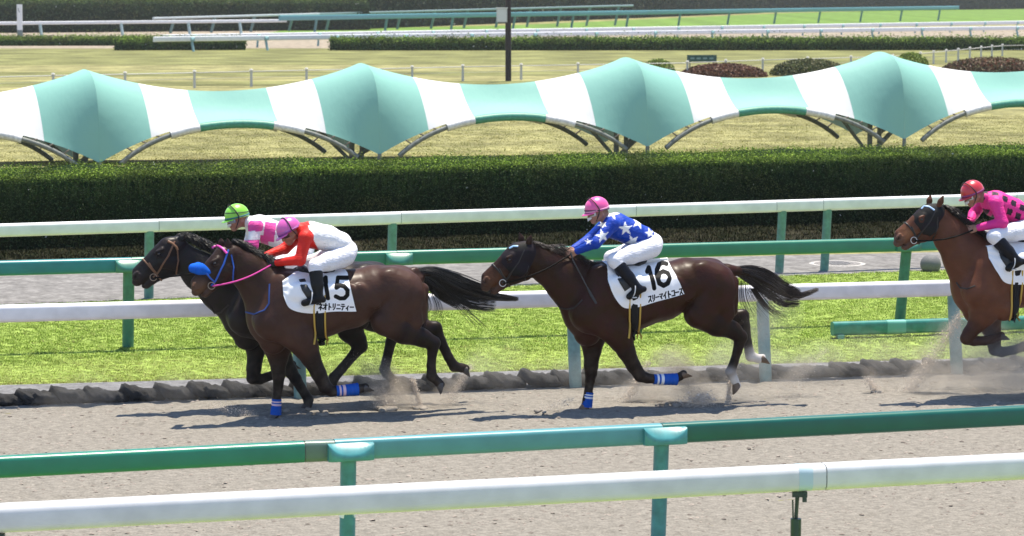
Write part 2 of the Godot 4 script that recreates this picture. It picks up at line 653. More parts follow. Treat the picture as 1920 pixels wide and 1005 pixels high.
# a clipped hedge between two front corners; its body is a rough solid and its skin is leaves
func hedge(label: String, p: Vector3, q: Vector3, thick: float, tall: float, leaves: int, leaf: float, top_share: float, wild: float, green: Color, sunlit: Color, group := "") -> Node3D:
	var o := thing("clipped_hedge", label, "hedge", p, 0.0, group)
	var along := q - p
	var back := Vector3(along.z, 0, -along.x).normalized() * thick
	var n := maxi(8, int(along.length() / (leaf * 6.0)))
	n = mini(n, 220)
	var st := begin()
	var rings := []
	for i in n + 1:
		var t := float(i) / n
		var ring := []
		for c in [Vector2(0.0, 0), Vector2(0.02, 0.55), Vector2(0.03, 0.93), Vector2(0.1, 1), Vector2(0.5, 1), Vector2(0.9, 1), Vector2(0.97, 0.93), Vector2(1, 0)]:
			var w := fine_noise.get_noise_2d(t * along.length() * 3.0 / (1.0 + tall), c.x * 9.0 + c.y * 5.0) * wild
			ring.append(along * t + back * c.x + back.normalized() * w + Vector3(0, c.y * tall - 0.03 + (w * 0.9 if c.y > 0.5 else 0.0), 0))
		ring.reverse()
		rings.append(ring)
	skin(st, rings)
	obj("branches", done(st), paint(green * 0.45, 0.95, 0.1), o)
	var places: Array[Transform3D] = []
	var tints := PackedColorArray()
	for i in leaves:
		var t := rng.randf()
		var on_top := rng.randf() < top_share
		var u := rng.randf()
		var w := fine_noise.get_noise_2d(t * along.length() * 3.0 / (1.0 + tall), (4.5 + 9 * u) if on_top else 4.0 * u) * wild
		var at: Vector3
		var out: Vector3
		if on_top:
			u = pow(u, 1.6)
			at = along * t + back * (0.02 + 0.96 * u) + Vector3(0, tall + w * 0.9 - 0.02, 0)
			out = Vector3(0, 1, 0)
		else:
			at = along * t - back.normalized() * (0.012 - w) + Vector3(0, u * tall, 0)
			out = -back.normalized()
		at += Vector3(rng.randfn(0, 1), rng.randfn(0, 1), rng.randfn(0, 1)) * leaf * 0.6
		if on_top and rng.randf() < 0.04:
			at.y += absf(rng.randfn(0, 1)) * leaf * 1.6
		var y := (out + Vector3(rng.randfn(0, 0.6), rng.randfn(0, 0.6) + 0.25, rng.randfn(0, 0.6))).normalized()
		var x := y.cross(Vector3(rng.randfn(0, 1), rng.randfn(0, 1), rng.randfn(0, 1))).normalized()
		var s := rng.randf_range(0.6, 1.3)
		places.append(Transform3D(Basis(x * s, y * s, x.cross(y) * s), at))
		var sun_share := clampf((at.y / tall - (0.9 if tall > 1.0 else 0.5)) * (8.0 if tall > 1.0 else 3.0), 0.0, 1.0) * rng.randf_range(0.25, 1.0)  # sunlight on the hedge top, put into the colour of the upper leaves
		tints.append(Color(0.5, 0.52, 0.5) if rng.randf() < 0.0012 else green.lerp(sunlit, sun_share).lerp(green * Color(2.2, 1.3, 1.2), clampf(fine_noise.get_noise_3d(at.x * 1.5, at.y * 3.0, 7.0) * 1.6, 0.0, 0.8)) * rng.randf_range(0.6, 1.4))
	var m := leafy(0.6)
	m.metallic_specular = 0.22
	m.backlight = Color(0.3, 0.36, 0.12)
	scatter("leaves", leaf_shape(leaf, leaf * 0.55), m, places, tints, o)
	return o


func bush(called: String, label: String, at: Vector3, size: Vector3, c: Color, c2: Color, leaves: int) -> void:
	var o := thing(called, label, "bush", at)
	var st := begin()
	var rings := []
	for i in 9:
		var t := PI * 0.5 * i / 8.0
		var ring := []
		for j in 18:
			var a := TAU * j / 18.0
			var k := 0.93 + 0.12 * fine_noise.get_noise_3d(cos(a) * 4 + at.x, t * 4, sin(a) * 4)
			ring.append(Vector3(sin(a) * size.x * sin(t + 0.01), cos(t) * size.y, cos(a) * size.z * sin(t + 0.01)) * k)
		rings.append(ring)
	rings.reverse()
	skin(st, rings)
	obj("branches", done(st), paint(c * 0.5, 0.95, 0.1), o)
	var places: Array[Transform3D] = []
	var tints := PackedColorArray()
	for i in leaves:
		var v := Vector3(rng.randfn(0, 1), absf(rng.randfn(0, 1)), rng.randfn(0, 1)).normalized()
		var y := (v + Vector3(rng.randfn(0, 0.5), rng.randfn(0, 0.5), rng.randfn(0, 0.5))).normalized()
		var x := y.cross(Vector3(rng.randfn(0, 1), rng.randfn(0, 1), rng.randfn(0, 1))).normalized()
		places.append(Transform3D(Basis(x, y, x.cross(y)), v * size * rng.randf_range(0.9, 1.04)))
		tints.append(c.lerp(c2, rng.randf()) * rng.randf_range(0.7, 1.3))
	scatter("leaves", leaf_shape(0.16, 0.1), leafy(), places, tints, o)


func build_hedges() -> void:
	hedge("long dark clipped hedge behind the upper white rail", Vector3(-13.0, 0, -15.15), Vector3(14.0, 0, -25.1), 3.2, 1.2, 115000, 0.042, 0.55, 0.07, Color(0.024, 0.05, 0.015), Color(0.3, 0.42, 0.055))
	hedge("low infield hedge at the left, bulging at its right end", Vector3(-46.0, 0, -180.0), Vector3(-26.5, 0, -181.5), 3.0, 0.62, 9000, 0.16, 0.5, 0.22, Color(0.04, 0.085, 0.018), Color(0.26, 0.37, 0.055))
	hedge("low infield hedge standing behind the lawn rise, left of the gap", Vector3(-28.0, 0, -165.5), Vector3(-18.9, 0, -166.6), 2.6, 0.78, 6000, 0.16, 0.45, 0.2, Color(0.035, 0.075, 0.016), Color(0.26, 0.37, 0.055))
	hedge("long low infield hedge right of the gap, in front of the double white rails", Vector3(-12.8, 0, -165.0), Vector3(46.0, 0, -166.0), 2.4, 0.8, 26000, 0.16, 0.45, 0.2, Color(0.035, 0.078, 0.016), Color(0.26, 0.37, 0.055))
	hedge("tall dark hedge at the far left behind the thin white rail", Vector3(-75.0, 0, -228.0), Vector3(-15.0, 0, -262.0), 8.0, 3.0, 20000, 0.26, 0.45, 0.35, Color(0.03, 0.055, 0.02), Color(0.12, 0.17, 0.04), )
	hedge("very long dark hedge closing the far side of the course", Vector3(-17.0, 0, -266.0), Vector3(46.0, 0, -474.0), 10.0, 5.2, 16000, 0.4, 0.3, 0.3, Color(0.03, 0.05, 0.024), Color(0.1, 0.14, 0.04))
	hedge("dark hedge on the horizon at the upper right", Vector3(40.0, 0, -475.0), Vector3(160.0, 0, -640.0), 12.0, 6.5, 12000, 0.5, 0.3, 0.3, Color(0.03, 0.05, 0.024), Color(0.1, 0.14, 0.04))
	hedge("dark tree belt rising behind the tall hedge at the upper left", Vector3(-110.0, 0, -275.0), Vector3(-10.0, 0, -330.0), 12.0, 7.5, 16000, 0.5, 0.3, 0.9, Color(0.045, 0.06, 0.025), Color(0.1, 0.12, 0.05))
	bush("low_bush", "wide low rust-brown bush in front of the small dark sign", Vector3(10.4, 0, -107.0), Vector3(2.1, 0.62, 1.2), Color(0.12, 0.045, 0.028), Color(0.17, 0.09, 0.05), 2600)
	bush("low_bush", "low rounded olive green bush left of the rightmost canopy peak", Vector3(14.8, 0, -109.0), Vector3(1.9, 0.8, 1.2), Color(0.075, 0.095, 0.03), Color(0.13, 0.12, 0.05), 2600)
	bush("ball_bush", "rounded bright green clipped bush beside the rightmost canopy peak", Vector3(20.4, 0, -112.5), Vector3(0.98, 1.02, 0.9), Color(0.12, 0.18, 0.025), Color(0.22, 0.27, 0.04), 2200)
	bush("low_bush", "wide rust-brown bush with green patches at the right edge", Vector3(24.6, 0, -113.0), Vector3(2.6, 0.78, 1.4), Color(0.13, 0.055, 0.035), Color(0.1, 0.09, 0.035), 3000)
	bush("ball_bush", "small bright green bush peeping over the third canopy peak", Vector3(7.4, 0, -111.0), Vector3(0.85, 0.72, 0.8), Color(0.13, 0.18, 0.025), Color(0.22, 0.27, 0.04), 1500)


# ---------------------------------------------------------------- rails
# a running rail: a beam in sections, saddles under it and posts that lean out from it
func rail_fence(label: String, p: Vector3, q: Vector3, joints: Array, colours: Array, posts: Array, tall: float, deep: float, lean: float, post_c: Color, post_r: float, saddles: bool, top := 1.0, group := "", foot := 0.0) -> Node3D:
	var o := thing("running_rail", label, "rail", Vector3(p.x, 0, p.z), 0.0, group)
	var d := q - p
	var dir := d.normalized()
	var base := Vector3(p.x, 0, p.z)
	var out := Vector3(-dir.z, 0, dir.x).normalized()    # towards the camera
	var edge: Array = [0.0] + joints + [1.0]
	for i in edge.size() - 1:
		var gap := 0.004 / d.length()
		var m := paint(colours[i % colours.size()], 0.34, 0.5, "worn", 0.6)
		obj("rail_section", beam(p - base + d * (edge[i] + gap), p - base + d * (edge[i + 1] - gap), rounded(deep, tall, minf(deep, tall) * 0.33)), m, o)
		if i > 0:
			obj("joint_sleeve", beam(p - base + d * (edge[i] - 0.05 / d.length()), p - base + d * (edge[i] + 0.05 / d.length()), rounded(deep * 0.9, tall * 0.92, minf(deep, tall) * 0.3)), paint(Color(0.12, 0.14, 0.13), 0.6), o)
	for t in posts:
		var head: Vector3 = p - base + d * t - Vector3(0, tall * 0.5, 0)
		var ground: Vector3 = Vector3(head.x, foot, head.z) + out * lean
		var pm := paint(post_c, 0.45, 0.5, "scuff", 0.9)
		var post := obj("post", rod(head + Vector3(0, 0.02, 0), ground + Vector3(0, -0.12, 0), post_r, post_r, 16), pm, o)
		if saddles:
			var side := out * signf(lean) if lean != 0.0 else out
			if lean < 0.0:
				side = -out
			var st := begin()
			var rings := []
			for k in 13:
				var u := k / 12.0 * 2.0 - 1.0
				var dip := lerpf(-0.16, 0.3, pow(absf(u), 2.6))
				var deep_ := 0.062 * (1.0 - 0.25 * pow(absf(u), 8.0))
				var ring := []
				for c in [Vector2(0, 0.36), Vector2(0.012, 0.35), Vector2(deep_ - 0.008, dip + 0.03), Vector2(deep_, dip - 0.03), Vector2(deep_, -0.42), Vector2(deep_ - 0.01, -0.47), Vector2(0, -0.47)]:
					ring.append(p - base + d * t + dir * (u * 0.165) + out * (deep * 0.5 - 0.002 + c.x) + Vector3(0, c.y * tall, 0))
				rings.append(ring)
			skin(st, rings)
			obj("saddle_bracket", done(st), paint(post_c * 1.12, 0.35, 0.5, "scuff", 0.9), post)
	return o


func build_rails() -> void:
	var teal := Color(0.09, 0.29, 0.31)
	var deep_green := Color(0.025, 0.17, 0.125)
	var green := Color(0.04, 0.23, 0.16)
	var white := Color(0.80, 0.80, 0.79)
	# nearest: the white stand rail on thin dark green poles
	var p := Vector3(-6.0, 1.0, 11.82)
	var q := Vector3(6.6, 1.0, 8.33)
	var o := rail_fence("nearest thick white rail across the bottom of the picture", p, q, [0.6415], [Color(0.62, 0.63, 0.63), Color(0.65, 0.66, 0.67)], [], 0.176, 0.16, 0.0, deep_green, 0.05, false)
	var d := q - p
	obj("tape_band", beam(Vector3(0, 1.0, 0) + d * 0.6265, Vector3(0, 1.0, 0) + d * 0.634, rounded(0.163, 0.179, 0.055)), paint(Color(0.42, 0.54, 0.6), 0.35), o)
	for t in [0.223, 0.628]:
		var head: Vector3 = Vector3(0, 0.912, 0) + d * t
		var dark := paint(Color(0.015, 0.045, 0.032), 0.4, 0.5, "scuff", 1.0)
		var st := begin()
		tube(st, [head + Vector3(0, 0.01, 0), head - Vector3(0.005, 0.1, 0), head - Vector3(0.01, 0.2, 0)], [0.016, 0.013, 0.013], 10)
		box(st, head + Vector3(0.01, -0.02, 0.03), Vector3(0.1, 0.035, 0.04))
		box(st, head + Vector3(0.042, -0.045, 0.04), Vector3(0.028, 0.05, 0.03))
		tube(st, [head + Vector3(-0.035, -0.06, 0.02), head + Vector3(-0.03, -0.2, 0.02)], [0.006, 0.006], 6)
		obj("clamp", done(st), dark, o)
		obj("pole", rod(head - Vector3(0.01, 0.19, 0), Vector3(head.x - 0.01, 0, head.z), 0.036, 0.036, 18), paint(Color(0.012, 0.055, 0.04), 0.35, 0.5, "scuff", 1.0), o)
	# the green outer rail of the dirt
	o = rail_fence("near green and teal rail with two saddle brackets, in front of the horses", Vector3(-7.0, 1.0, 10.29), Vector3(7.9, 1.0, 5.71), [0.371, 0.3848, 0.5432], [Color(0.012, 0.19, 0.12), Color(0.105, 0.17, 0.135), teal, Color(0.004, 0.112, 0.084)], [0.3918, 0.5437], 0.152, 0.11, -0.09, Color(0.062, 0.27, 0.285), 0.057, true)
	for k in 1:
		var t := 0.3918
		var head := Vector3(14.9 * t, 0.924, -4.58 * t)
		var foot := Vector3(head.x, 0, head.z) + Vector3(0.2938, 0, 0.9559) * -0.09
		obj("white_band", rod(head.lerp(foot, 0.382), head.lerp(foot, 0.45), 0.0595, 0.0595, 18), paint(white, 0.5), o)
	# the white inner rail of the dirt
	o = rail_fence("low white rail between the horses and the grass strip", Vector3(-9.0, 0.95, 0.82), Vector3(10.4, 0.95, -3.85), [0.13, 0.335, 0.54, 0.745], [Color(0.87, 0.85, 0.86)], [0.348, 0.4974, 0.6049, 0.7168, 0.83], 0.178, 0.13, 0.16, Color(0.2, 0.37, 0.36), 0.068, false)
	# the green rail standing in the grass
	o = rail_fence("green rail with saddle brackets standing in the grass strip", Vector3(-9.2, 1.0, -3.31), Vector3(10.3, 1.0, -8.63), [0.2403, 0.3995, 0.55, 0.735], [Color(0.02, 0.21, 0.205), Color(0.03, 0.205, 0.125), Color(0.03, 0.2, 0.125), Color(0.028, 0.205, 0.125)], [0.2387, 0.4005, 0.5555, 0.731, 0.9], 0.176, 0.12, -0.2, Color(0.045, 0.2, 0.15), 0.068, true)
	# the upper white rail before the hedge
	o = rail_fence("upper white rail along the service road before the dark hedge", Vector3(-10.0, 1.0, -8.07), Vector3(11.0, 1.0, -16.1), [0.243, 0.4, 0.5625, 0.665, 0.7, 0.85], [white], [0.2375, 0.395, 0.5375, 0.6705, 0.7045, 0.855], 0.18, 0.13, -0.1, Color(0.12, 0.3, 0.24), 0.066, false)
	# a green rail lying on the turf
	o = thing("spare_rail", "length of green rail lying low on the grass at the right", "rail", Vector3(3.92, 0, -5.55))
	var a := Vector3(0, 0.115, 0)
	var b := Vector3(3.4, 0.115, -0.87)
	obj("rail_section", beam(a, b, rounded(0.12, 0.17, 0.045)), paint(Color(0.045, 0.25, 0.2), 0.3, 0.5, "scuff", 0.8), o)
	obj("joint_sleeve", beam(a.lerp(b, 0.2), a.lerp(b, 0.27), rounded(0.125, 0.175, 0.046)), paint(Color(0.11, 0.36, 0.29), 0.4), o)
	for t in [0.03, 0.5, 0.97]:
		var st := begin()
		box(st, a.lerp(b, t) - Vector3(0, 0.1, 0), Vector3(0.08, 0.06, 0.2))
		obj("foot", done(st), paint(Color(0.12, 0.3, 0.25), 0.6), o)
	# far rails, real size, two hundred metres off
	var far_white := Color(0.8, 0.8, 0.8)
	var ps := func(n: int) -> Array:
		var r := []
		for i in n:
			r.append((i + 0.5) / n)
		return r
	rail_fence("near one of the two far white rails on bent brackets, behind the long low hedge", Vector3(-24.5, 0.85, -160.0), Vector3(47.0, 0.85, -217.0), [0.25, 0.5, 0.75], [far_white], ps.call(15), 0.36, 0.2, 0.25, Color(0.25, 0.42, 0.42), 0.09, true)
	rail_fence("farther one of the two far white rails on many posts", Vector3(-25.0, 0.85, -168.0), Vector3(54.0, 0.85, -257.0), [0.25, 0.5, 0.75], [far_white], ps.call(19), 0.38, 0.2, -0.1, Color(0.25, 0.42, 0.42), 0.08, true)
	rail_fence("far teal rail in front of the bright far turf", Vector3(-22.4, 1.5, -237.0), Vector3(62.0, 1.72, -354.0), [0.2, 0.45, 0.7], [Color(0.11, 0.32, 0.35)], ps.call(13), 0.5, 0.25, -0.3, Color(0.12, 0.27, 0.28), 0.13, false)
	rail_fence("white-topped rail ending in mid course, above the far teal rail", Vector3(-34.7, 1.45, -238.0), Vector3(14.4, 2.33, -300.0), [0.3], [Color(0.62, 0.68, 0.68), Color(0.3, 0.4, 0.4)], ps.call(14), 0.22, 0.25, -0.6, Color(0.16, 0.28, 0.28), 0.14, false)
	rail_fence("white rail at the upper left before the tall dark hedge", Vector3(-52.0, 1.2, -215.0), Vector3(-22.0, 1.2, -240.0), [0.45], [far_white], [0.12, 0.3, 0.52, 0.71, 0.86], 0.3, 0.2, 0.3, Color(0.4, 0.52, 0.52), 0.14, false)
	# thin white wire fence on the infield
	var wire := thing("wire_fence", "thin white wire fence with short white posts behind the canopy", "fence", Vector3(-30, 0, -78.5))
	var line := [Vector3(-30, 0, -78.5), Vector3(-13.74, 0, -90.9), Vector3(-2.29, 0, -99.9), Vector3(8.6, 0, -106.8), Vector3(12.79, 0, -112.2), Vector3(20.5, 0, -120.0), Vector3(31.4, 0, -148.0), Vector3(60, 0, -170)]
	var wm := paint(Color(0.5, 0.49, 0.46), 0.7, 0.3)
	for i in line.size() - 1:
		var u: Vector3 = line[i] - line[0]
		var v: Vector3 = line[i + 1] - line[0]
		for h in [0.66, 0.4]:
			obj("wire", rod(u + Vector3(0, h, 0), v + Vector3(0, h, 0), 0.022 if h > 0.5 else 0.008, 0.022 if h > 0.5 else 0.008, 6), wm, wire)
		var n := maxi(1, roundi(u.distance_to(v) / 3.2))
		for k in n:
			var at := u.lerp(v, float(k) / n)
			obj("post", rod(at, at + Vector3(0, 0.74, 0), 0.06, 0.05, 8), wm, wire)
			obj("post_cap", rod(at + Vector3(0, 0.72, 0), at + Vector3(0, 0.78, 0), 0.09, 0.05, 8), wm, wire)


func build_edge_bags() -> void:
	# a row of dark, weathered bags along the inner edge of the dirt
	var kinds: Array[ArrayMesh] = []
	for k in 5:
		var st := begin()
		var rings := []
		for i in 15:
			var t := i / 14.0 * 2.0 - 1.0
			var r := pow(maxf(0.0, 1.0 - pow(absf(t), 4.0)), 0.5) * (1.0 + 0.22 * smoothstep(0.3, -0.9, t))
			var ring := []
			for j in 16:
				var a := TAU * j / 16.0
				var n := 1.0 + 0.36 * fine_noise.get_noise_3d(t * 4.0 + k * 9.0, cos(a) * 3.0, sin(a) * 3.0) + 0.3 * fine_noise.get_noise_3d(t * 16.0 + k * 9.0, cos(a) * 9.0, sin(a) * 9.0)
				var y := sin(a) * 0.088 * r * n
				ring.append(Vector3(t * 0.225 - (0.05 * sin(a) if t < -0.5 else 0.0), maxf(-0.075, y) + 0.078 + (0.034 * smoothstep(-0.35, -0.95, t) if y > 0.0 else 0.0), cos(a) * 0.125 * r * n))
			ring.reverse()
			rings.append(ring)
		skin(st, rings)
		kinds.append(done(st))
	var m := paint(Color(0.044, 0.043, 0.043), 0.85, 0.3, "cloud", 3.0)
	m.heightmap_enabled = true
	m.heightmap_scale = 1.2
	m.heightmap_texture = tex["bump"]
	var first: MeshInstance3D
	for i in 40:
		var x := -6.6 + i * 0.345 + rng.randf_range(-0.025, 0.025)
		var o: MeshInstance3D
		if first == null:
			o = obj("edge_bag", kinds[0], m)
			first = o
		else:
			o = first.duplicate()
			o.mesh = kinds[rng.randi() % 5]
			o.name = numbered("edge_bag")
			add_child(o, true)
		o.position = Vector3(x, -0.005, -1.4 - 0.2417 * x + rng.randf_range(-0.015, 0.015))
		o.rotation = Vector3(0, 0.237 + rng.randf_range(-0.12, 0.12), rng.randf_range(-0.16, -0.04))
		o.scale = Vector3(1.04, rng.randf_range(0.68, 0.86), 1)
		tag(o, "dark weathered bag in the row edging the dirt track", "bag", "dark bags edging the dirt track")


# ---------------------------------------------------------------- the striped canopy
func canopy_point(i: float, t: float, side: float) -> Vector3:
	# i counts peaks along the row, t runs from the ridge (0) to the eave (1), side is 1 at the front and -1 at the back
	var s := i - floorf(i)
	var c := absf(2.0 * s - 1.0)
	var tip := Vector3(-10.05, 0.04, -38.9) + Vector3(6.75, 0.11, -1.5) * i
	var b := Vector3(-0.42, 0, -0.91) * 1.2
	var ridge := tip + b + Vector3(0, 2.25 - 0.62 * (1.0 - c * c), 0)
	var eave := tip + b - b * side * (1.0 - 0.3 * (1.0 - pow(c, 1.3))) + Vector3(0, 0.93 * (1.0 - c * c), 0)
	var sag := sin(PI * t) * lerpf(0.13, 0.02, pow(c, 1.5))
	var at := ridge.lerp(eave, t)
	at.y = lerpf(ridge.y, eave.y, pow(t, lerpf(1.0, 2.3, pow(c, 1.5))))
	return at + Vector3(0, -sag, 0) - b * side * (0.3 * sin(PI * t) * pow(c, 4.0))


func build_canopy() -> void:
	var o := thing("striped_canopy", "long tension canopy in mint green and white stripes with five peaks", "canopy", Vector3(-10.05, 0, -38.9))
	var org := o.position
	var cloth := func(c: Color) -> StandardMaterial3D:
		var m := paint(c, 0.6, 0.3)
		m.heightmap_enabled = true
		m.heightmap_texture = tex["bump"]
		m.heightmap_scale = 0.5
		m.uv1_triplanar = true
		m.uv1_scale = Vector3(0.22, 0.12, 0.22)
		m.backlight_enabled = true
		m.backlight = Color(0.3, 0.3, 0.3)
		m.cull_mode = BaseMaterial3D.CULL_DISABLED
		return m
	var mint: StandardMaterial3D = cloth.call(Color(0.225, 0.465, 0.40))
	var white: StandardMaterial3D = cloth.call(Color(0.72, 0.72, 0.71))
	var steel := paint(Color(0.2, 0.22, 0.2), 0.6, 0.5, "cloud", 2.0)
	var pad_green := paint(Color(0.06, 0.3, 0.21), 0.5, 0.5, "scuff", 1.0)
	var pad_white := paint(Color(0.75, 0.75, 0.74), 0.5, 0.5, "scuff", 1.0)
	var marks := [0.0, 0.19, 0.365, 0.65, 0.815, 1.0]
	for bay in range(-1, 5):
		for side in [1.0, -1.0]:
			for k in 5:
				var st := begin()
				st.set_smooth_group(1)
				var nu := 6
				var nv := 14
				for i in nu:
					for j in nv:
						var u0: float = bay + lerpf(marks[k], marks[k + 1], float(i) / nu) + (0.0001 if i == 0 else 0.0)
						var u1: float = bay + lerpf(marks[k], marks[k + 1], float(i + 1) / nu) - (0.0001 if i == nu - 1 else 0.0)
						var a := canopy_point(u0, float(j) / nv, side) - org
						var b := canopy_point(u1, float(j) / nv, side) - org
						var c := canopy_point(u1, float(j + 1) / nv, side) - org
						var d := canopy_point(u0, float(j + 1) / nv, side) - org
						if side > 0:
							quad(st, a, b, c, d)
						else:
							quad(st, a, d, c, b)
				st.index()
				st.generate_normals()
				obj("canopy_panel", st.commit(), white if k in [1, 3] else mint, o)
			# the bent tube under the eave, padded in its middle
			var pts := []
			for i in 33:
				var s := lerpf(0.075, 0.925, i / 32.0)
				var e := canopy_point(bay + s, 1.0, side) - org
				var drop := 0.085 + 0.5 * pow(absf(2.0 * s - 1.0), 5.0)
				pts.append(Vector3(e.x, maxf(e.y - drop, -0.05), e.z))
			var st2 := begin()
			tube(st2, pts, [0.062], 8)
			obj("arch_tube", done(st2), steel, o)
			for seg in [[7, 11, pad_white], [11, 21, pad_green], [21, 25, pad_white]]:
				var part := pts.slice(seg[0], seg[1] + 1)
				var st3 := begin()
				tube(st3, part, [0.105], 10)
				obj("arch_pad", done(st3), seg[2], o)
			# rope lacing between membrane and tube
			var st4 := begin()
			for i in 33:
				if i % 2 == 0 or (i > 10 and i < 22):
					continue
				var s := lerpf(0.075, 0.925, i / 32.0)
				var e := canopy_point(bay + s, 1.0, side) - org
				tube(st4, [e, pts[mini(i + (1 if i < 16 else -1), 32)]], [0.02], 4, false)
			var lace := obj("lacing", done(st4), paint(Color(0.2, 0.17, 0.14), 0.8), o)
			lace.set_meta("kind", "stuff")
		# post and raking struts at each foot
		var f := canopy_point(bay, 1.0, 1.0) - org
		var r := canopy_point(bay, 1.0, -1.0) - org
		var mid := f.lerp(r, 0.5)
		obj("mast_foot", rod(Vector3(f.x, -0.05, f.z), f + Vector3(0, 0.02, 0), 0.06, 0.05, 8), steel, o)
		obj("post", rod(Vector3(mid.x - 0.25, -0.05, mid.z), mid + Vector3(-0.25, 0.75, 0), 0.07, 0.07, 8), steel, o)
		obj("strut", rod(Vector3(mid.x - 0.2, -0.05, mid.z), mid + Vector3(0.75, 0.62, 0.1), 0.06, 0.06, 8), steel, o)
		obj("strut", rod(Vector3(mid.x - 0.3, -0.05, mid.z), mid + Vector3(-1.1, 0.6, 0.1), 0.05, 0.05, 8), steel, o)
		obj("mast", rod(Vector3(mid.x, -0.05, mid.z), canopy_point(bay, 0.0, 1.0) - org - Vector3(0, 0.05, 0), 0.06, 0.06, 10), steel, o)


func build_small_things() -> void:
	var o := thing("lamp_pole", "dark brown pole with a pale metal box, above the second canopy dip", "pole", Vector3(-0.17, 0, -100.0))
	obj("pole", rod(Vector3.ZERO, Vector3(-0.02, 9.0, 0), 0.14, 0.13, 16), paint(Color(0.035, 0.025, 0.022), 0.6, 0.4, "scuff", 1.0), o)
	var st := begin()
	box(st, Vector3(-0.3, 3.05, 0.12), Vector3(0.5, 0.64, 0.3))
	var bx := obj("box", done(st), paint(Color(0.62, 0.63, 0.6), 0.5, 0.5, "scuff", 1.5), o)
	st = begin()
	box(st, Vector3(-0.3, 3.39, 0.12), Vector3(0.56, 0.04, 0.36))
	obj("box_roof", done(st), paint(Color(0.7, 0.7, 0.68), 0.5), bx)
	st = begin()
	box(st, Vector3(-0.3, 3.05, 0.273), Vector3(0.42, 0.56, 0.012))
	obj("box_door", done(st), paint(Color(0.6, 0.61, 0.58), 0.5), bx)
	o = thing("marker_post", "white post with a grey foot at the upper left edge", "post", Vector3(-42.6, 0, -210.0))
	obj("post", rod(Vector3(0, 0.75, 0), Vector3(0, 2.95, 0), 0.24, 0.24, 14), paint(Color(0.75, 0.75, 0.73), 0.5), o)
	obj("foot", rod(Vector3(0, 0, 0), Vector3(0, 0.75, 0), 0.25, 0.25, 14), paint(Color(0.16, 0.2, 0.19), 0.7), o)
	st = begin()
	box(st, Vector3(-0.03, 2.45, 0.232), Vector3(0.07, 0.38, 0.03), Vector3(0.95, 0.3, 0).normalized(), Vector3(-0.3, 0.95, 0).normalized())
	obj("mark", done(st), paint(Color(0.2, 0.22, 0.24), 0.6), o)
	o = thing("lawn_sign", "small dark green board standing behind the rust-brown bush", "sign", Vector3(9.6, 0, -111.0))
	st = begin()
	box(st, Vector3(0, 0.78, 0), Vector3(1.5, 0.34, 0.06))
	obj("board", done(st), paint(Color(0.02, 0.075, 0.06), 0.5), o)
	for x in [-0.6, 0.6]:
		obj("leg", rod(Vector3(x, -0.05, -0.05), Vector3(x, 0.7, -0.05), 0.03, 0.03, 8), paint(Color(0.05, 0.08, 0.07), 0.6), o)
	for k in 4:
		st = begin()
		box(st, Vector3(-0.48 + 0.32 * k, 0.78, 0.033), Vector3(0.2, 0.08, 0.012))
		obj("lettering", done(st), paint(Color(0.2, 0.3, 0.27), 0.6), o)
	# manhole in the service road
	o = thing("manhole_cover", "round manhole cover with a pale ring in the service road", "manhole", Vector3(5.08, -0.012, -14.81))
	var ring := TorusMesh.new()
	ring.inner_radius = 0.36
	ring.outer_radius = 0.44
	ring.rings = 48
	var mi := obj("ring", ring, paint(Color(0.5, 0.48, 0.45), 0.8, 0.3, "scuff", 2.0), o)
	mi.scale = Vector3(1, 0.2, 1)
	var lid := obj("lid", rod(Vector3(0, -0.03, 0), Vector3(0, 0.008, 0), 0.36, 0.36, 40), paint(Color(0.27, 0.25, 0.235), 0.7, 0.4, "cloud", 4.0), o)
	for k in 5:
		st = begin()
		box(st, Vector3(0, 0.011, -0.24 + 0.12 * k), Vector3(0.5 - 0.2 * absf(k - 2) * 0.6, 0.012, 0.025))
		obj("rib", done(st), paint(Color(0.36, 0.34, 0.32), 0.7), lid)
	# grey ball stone
	o = thing("grey_dome", "grey rounded dome standing on the road edge behind the last horse", "stone", Vector3(6.35, 0, -13.6))
	st = begin()
	var rings := []
	for i in 12:
		var t := lerpf(PI * 0.78, 0.02, i / 11.0)
		var rr := []
		for j in 24:
			rr.append(Vector3(sin(TAU * j / 24) * sin(t) * 0.158, cos(t) * 0.15 + 0.1, cos(TAU * j / 24) * sin(t) * 0.158))
		rings.append(rr)
	skin(st, rings)
	obj("dome", done(st), paint(Color(0.2, 0.2, 0.2), 0.7, 0.4, "speck", 4.0), o)


# ================================================================ horses
const NOSE := Vector2(906, 530)
const POLL := Vector2(985, 458)


func strand(st: SurfaceTool, ctrl: Array, r0: float, r1: float, steps: int) -> void:
	var pts := []
	var rad := []
	var n := ctrl.size()
	for i in steps + 1:
		var t := float(i) / steps * (n - 1)
		var k := mini(int(t), n - 2)
		var f := t - k
		var a: Vector3 = ctrl[k]
		var b: Vector3 = ctrl[k + 1]
		pts.append(a.cubic_interpolate(b, ctrl[maxi(k - 1, 0)], ctrl[mini(k + 2, n - 1)], f))
		rad.append(lerpf(r0, r1, pow(float(i) / steps, 1.5)))
	tube(st, pts, rad, 3, false)


func surf(f: Flesh, gr: Grid, x: float, y: float, from := 70.0) -> Vector3:
	# the near flank of a body at a place of its drawing grid
	var w := from
	for i in 60:
		var d := f.at(gr.p(x, y, w))
		if d < 0.0015:
			break
		w -= maxf(d * 0.8 * gr.s, 0.25)
		if w < -5.0:
			break
	return gr.p(x, y, w)


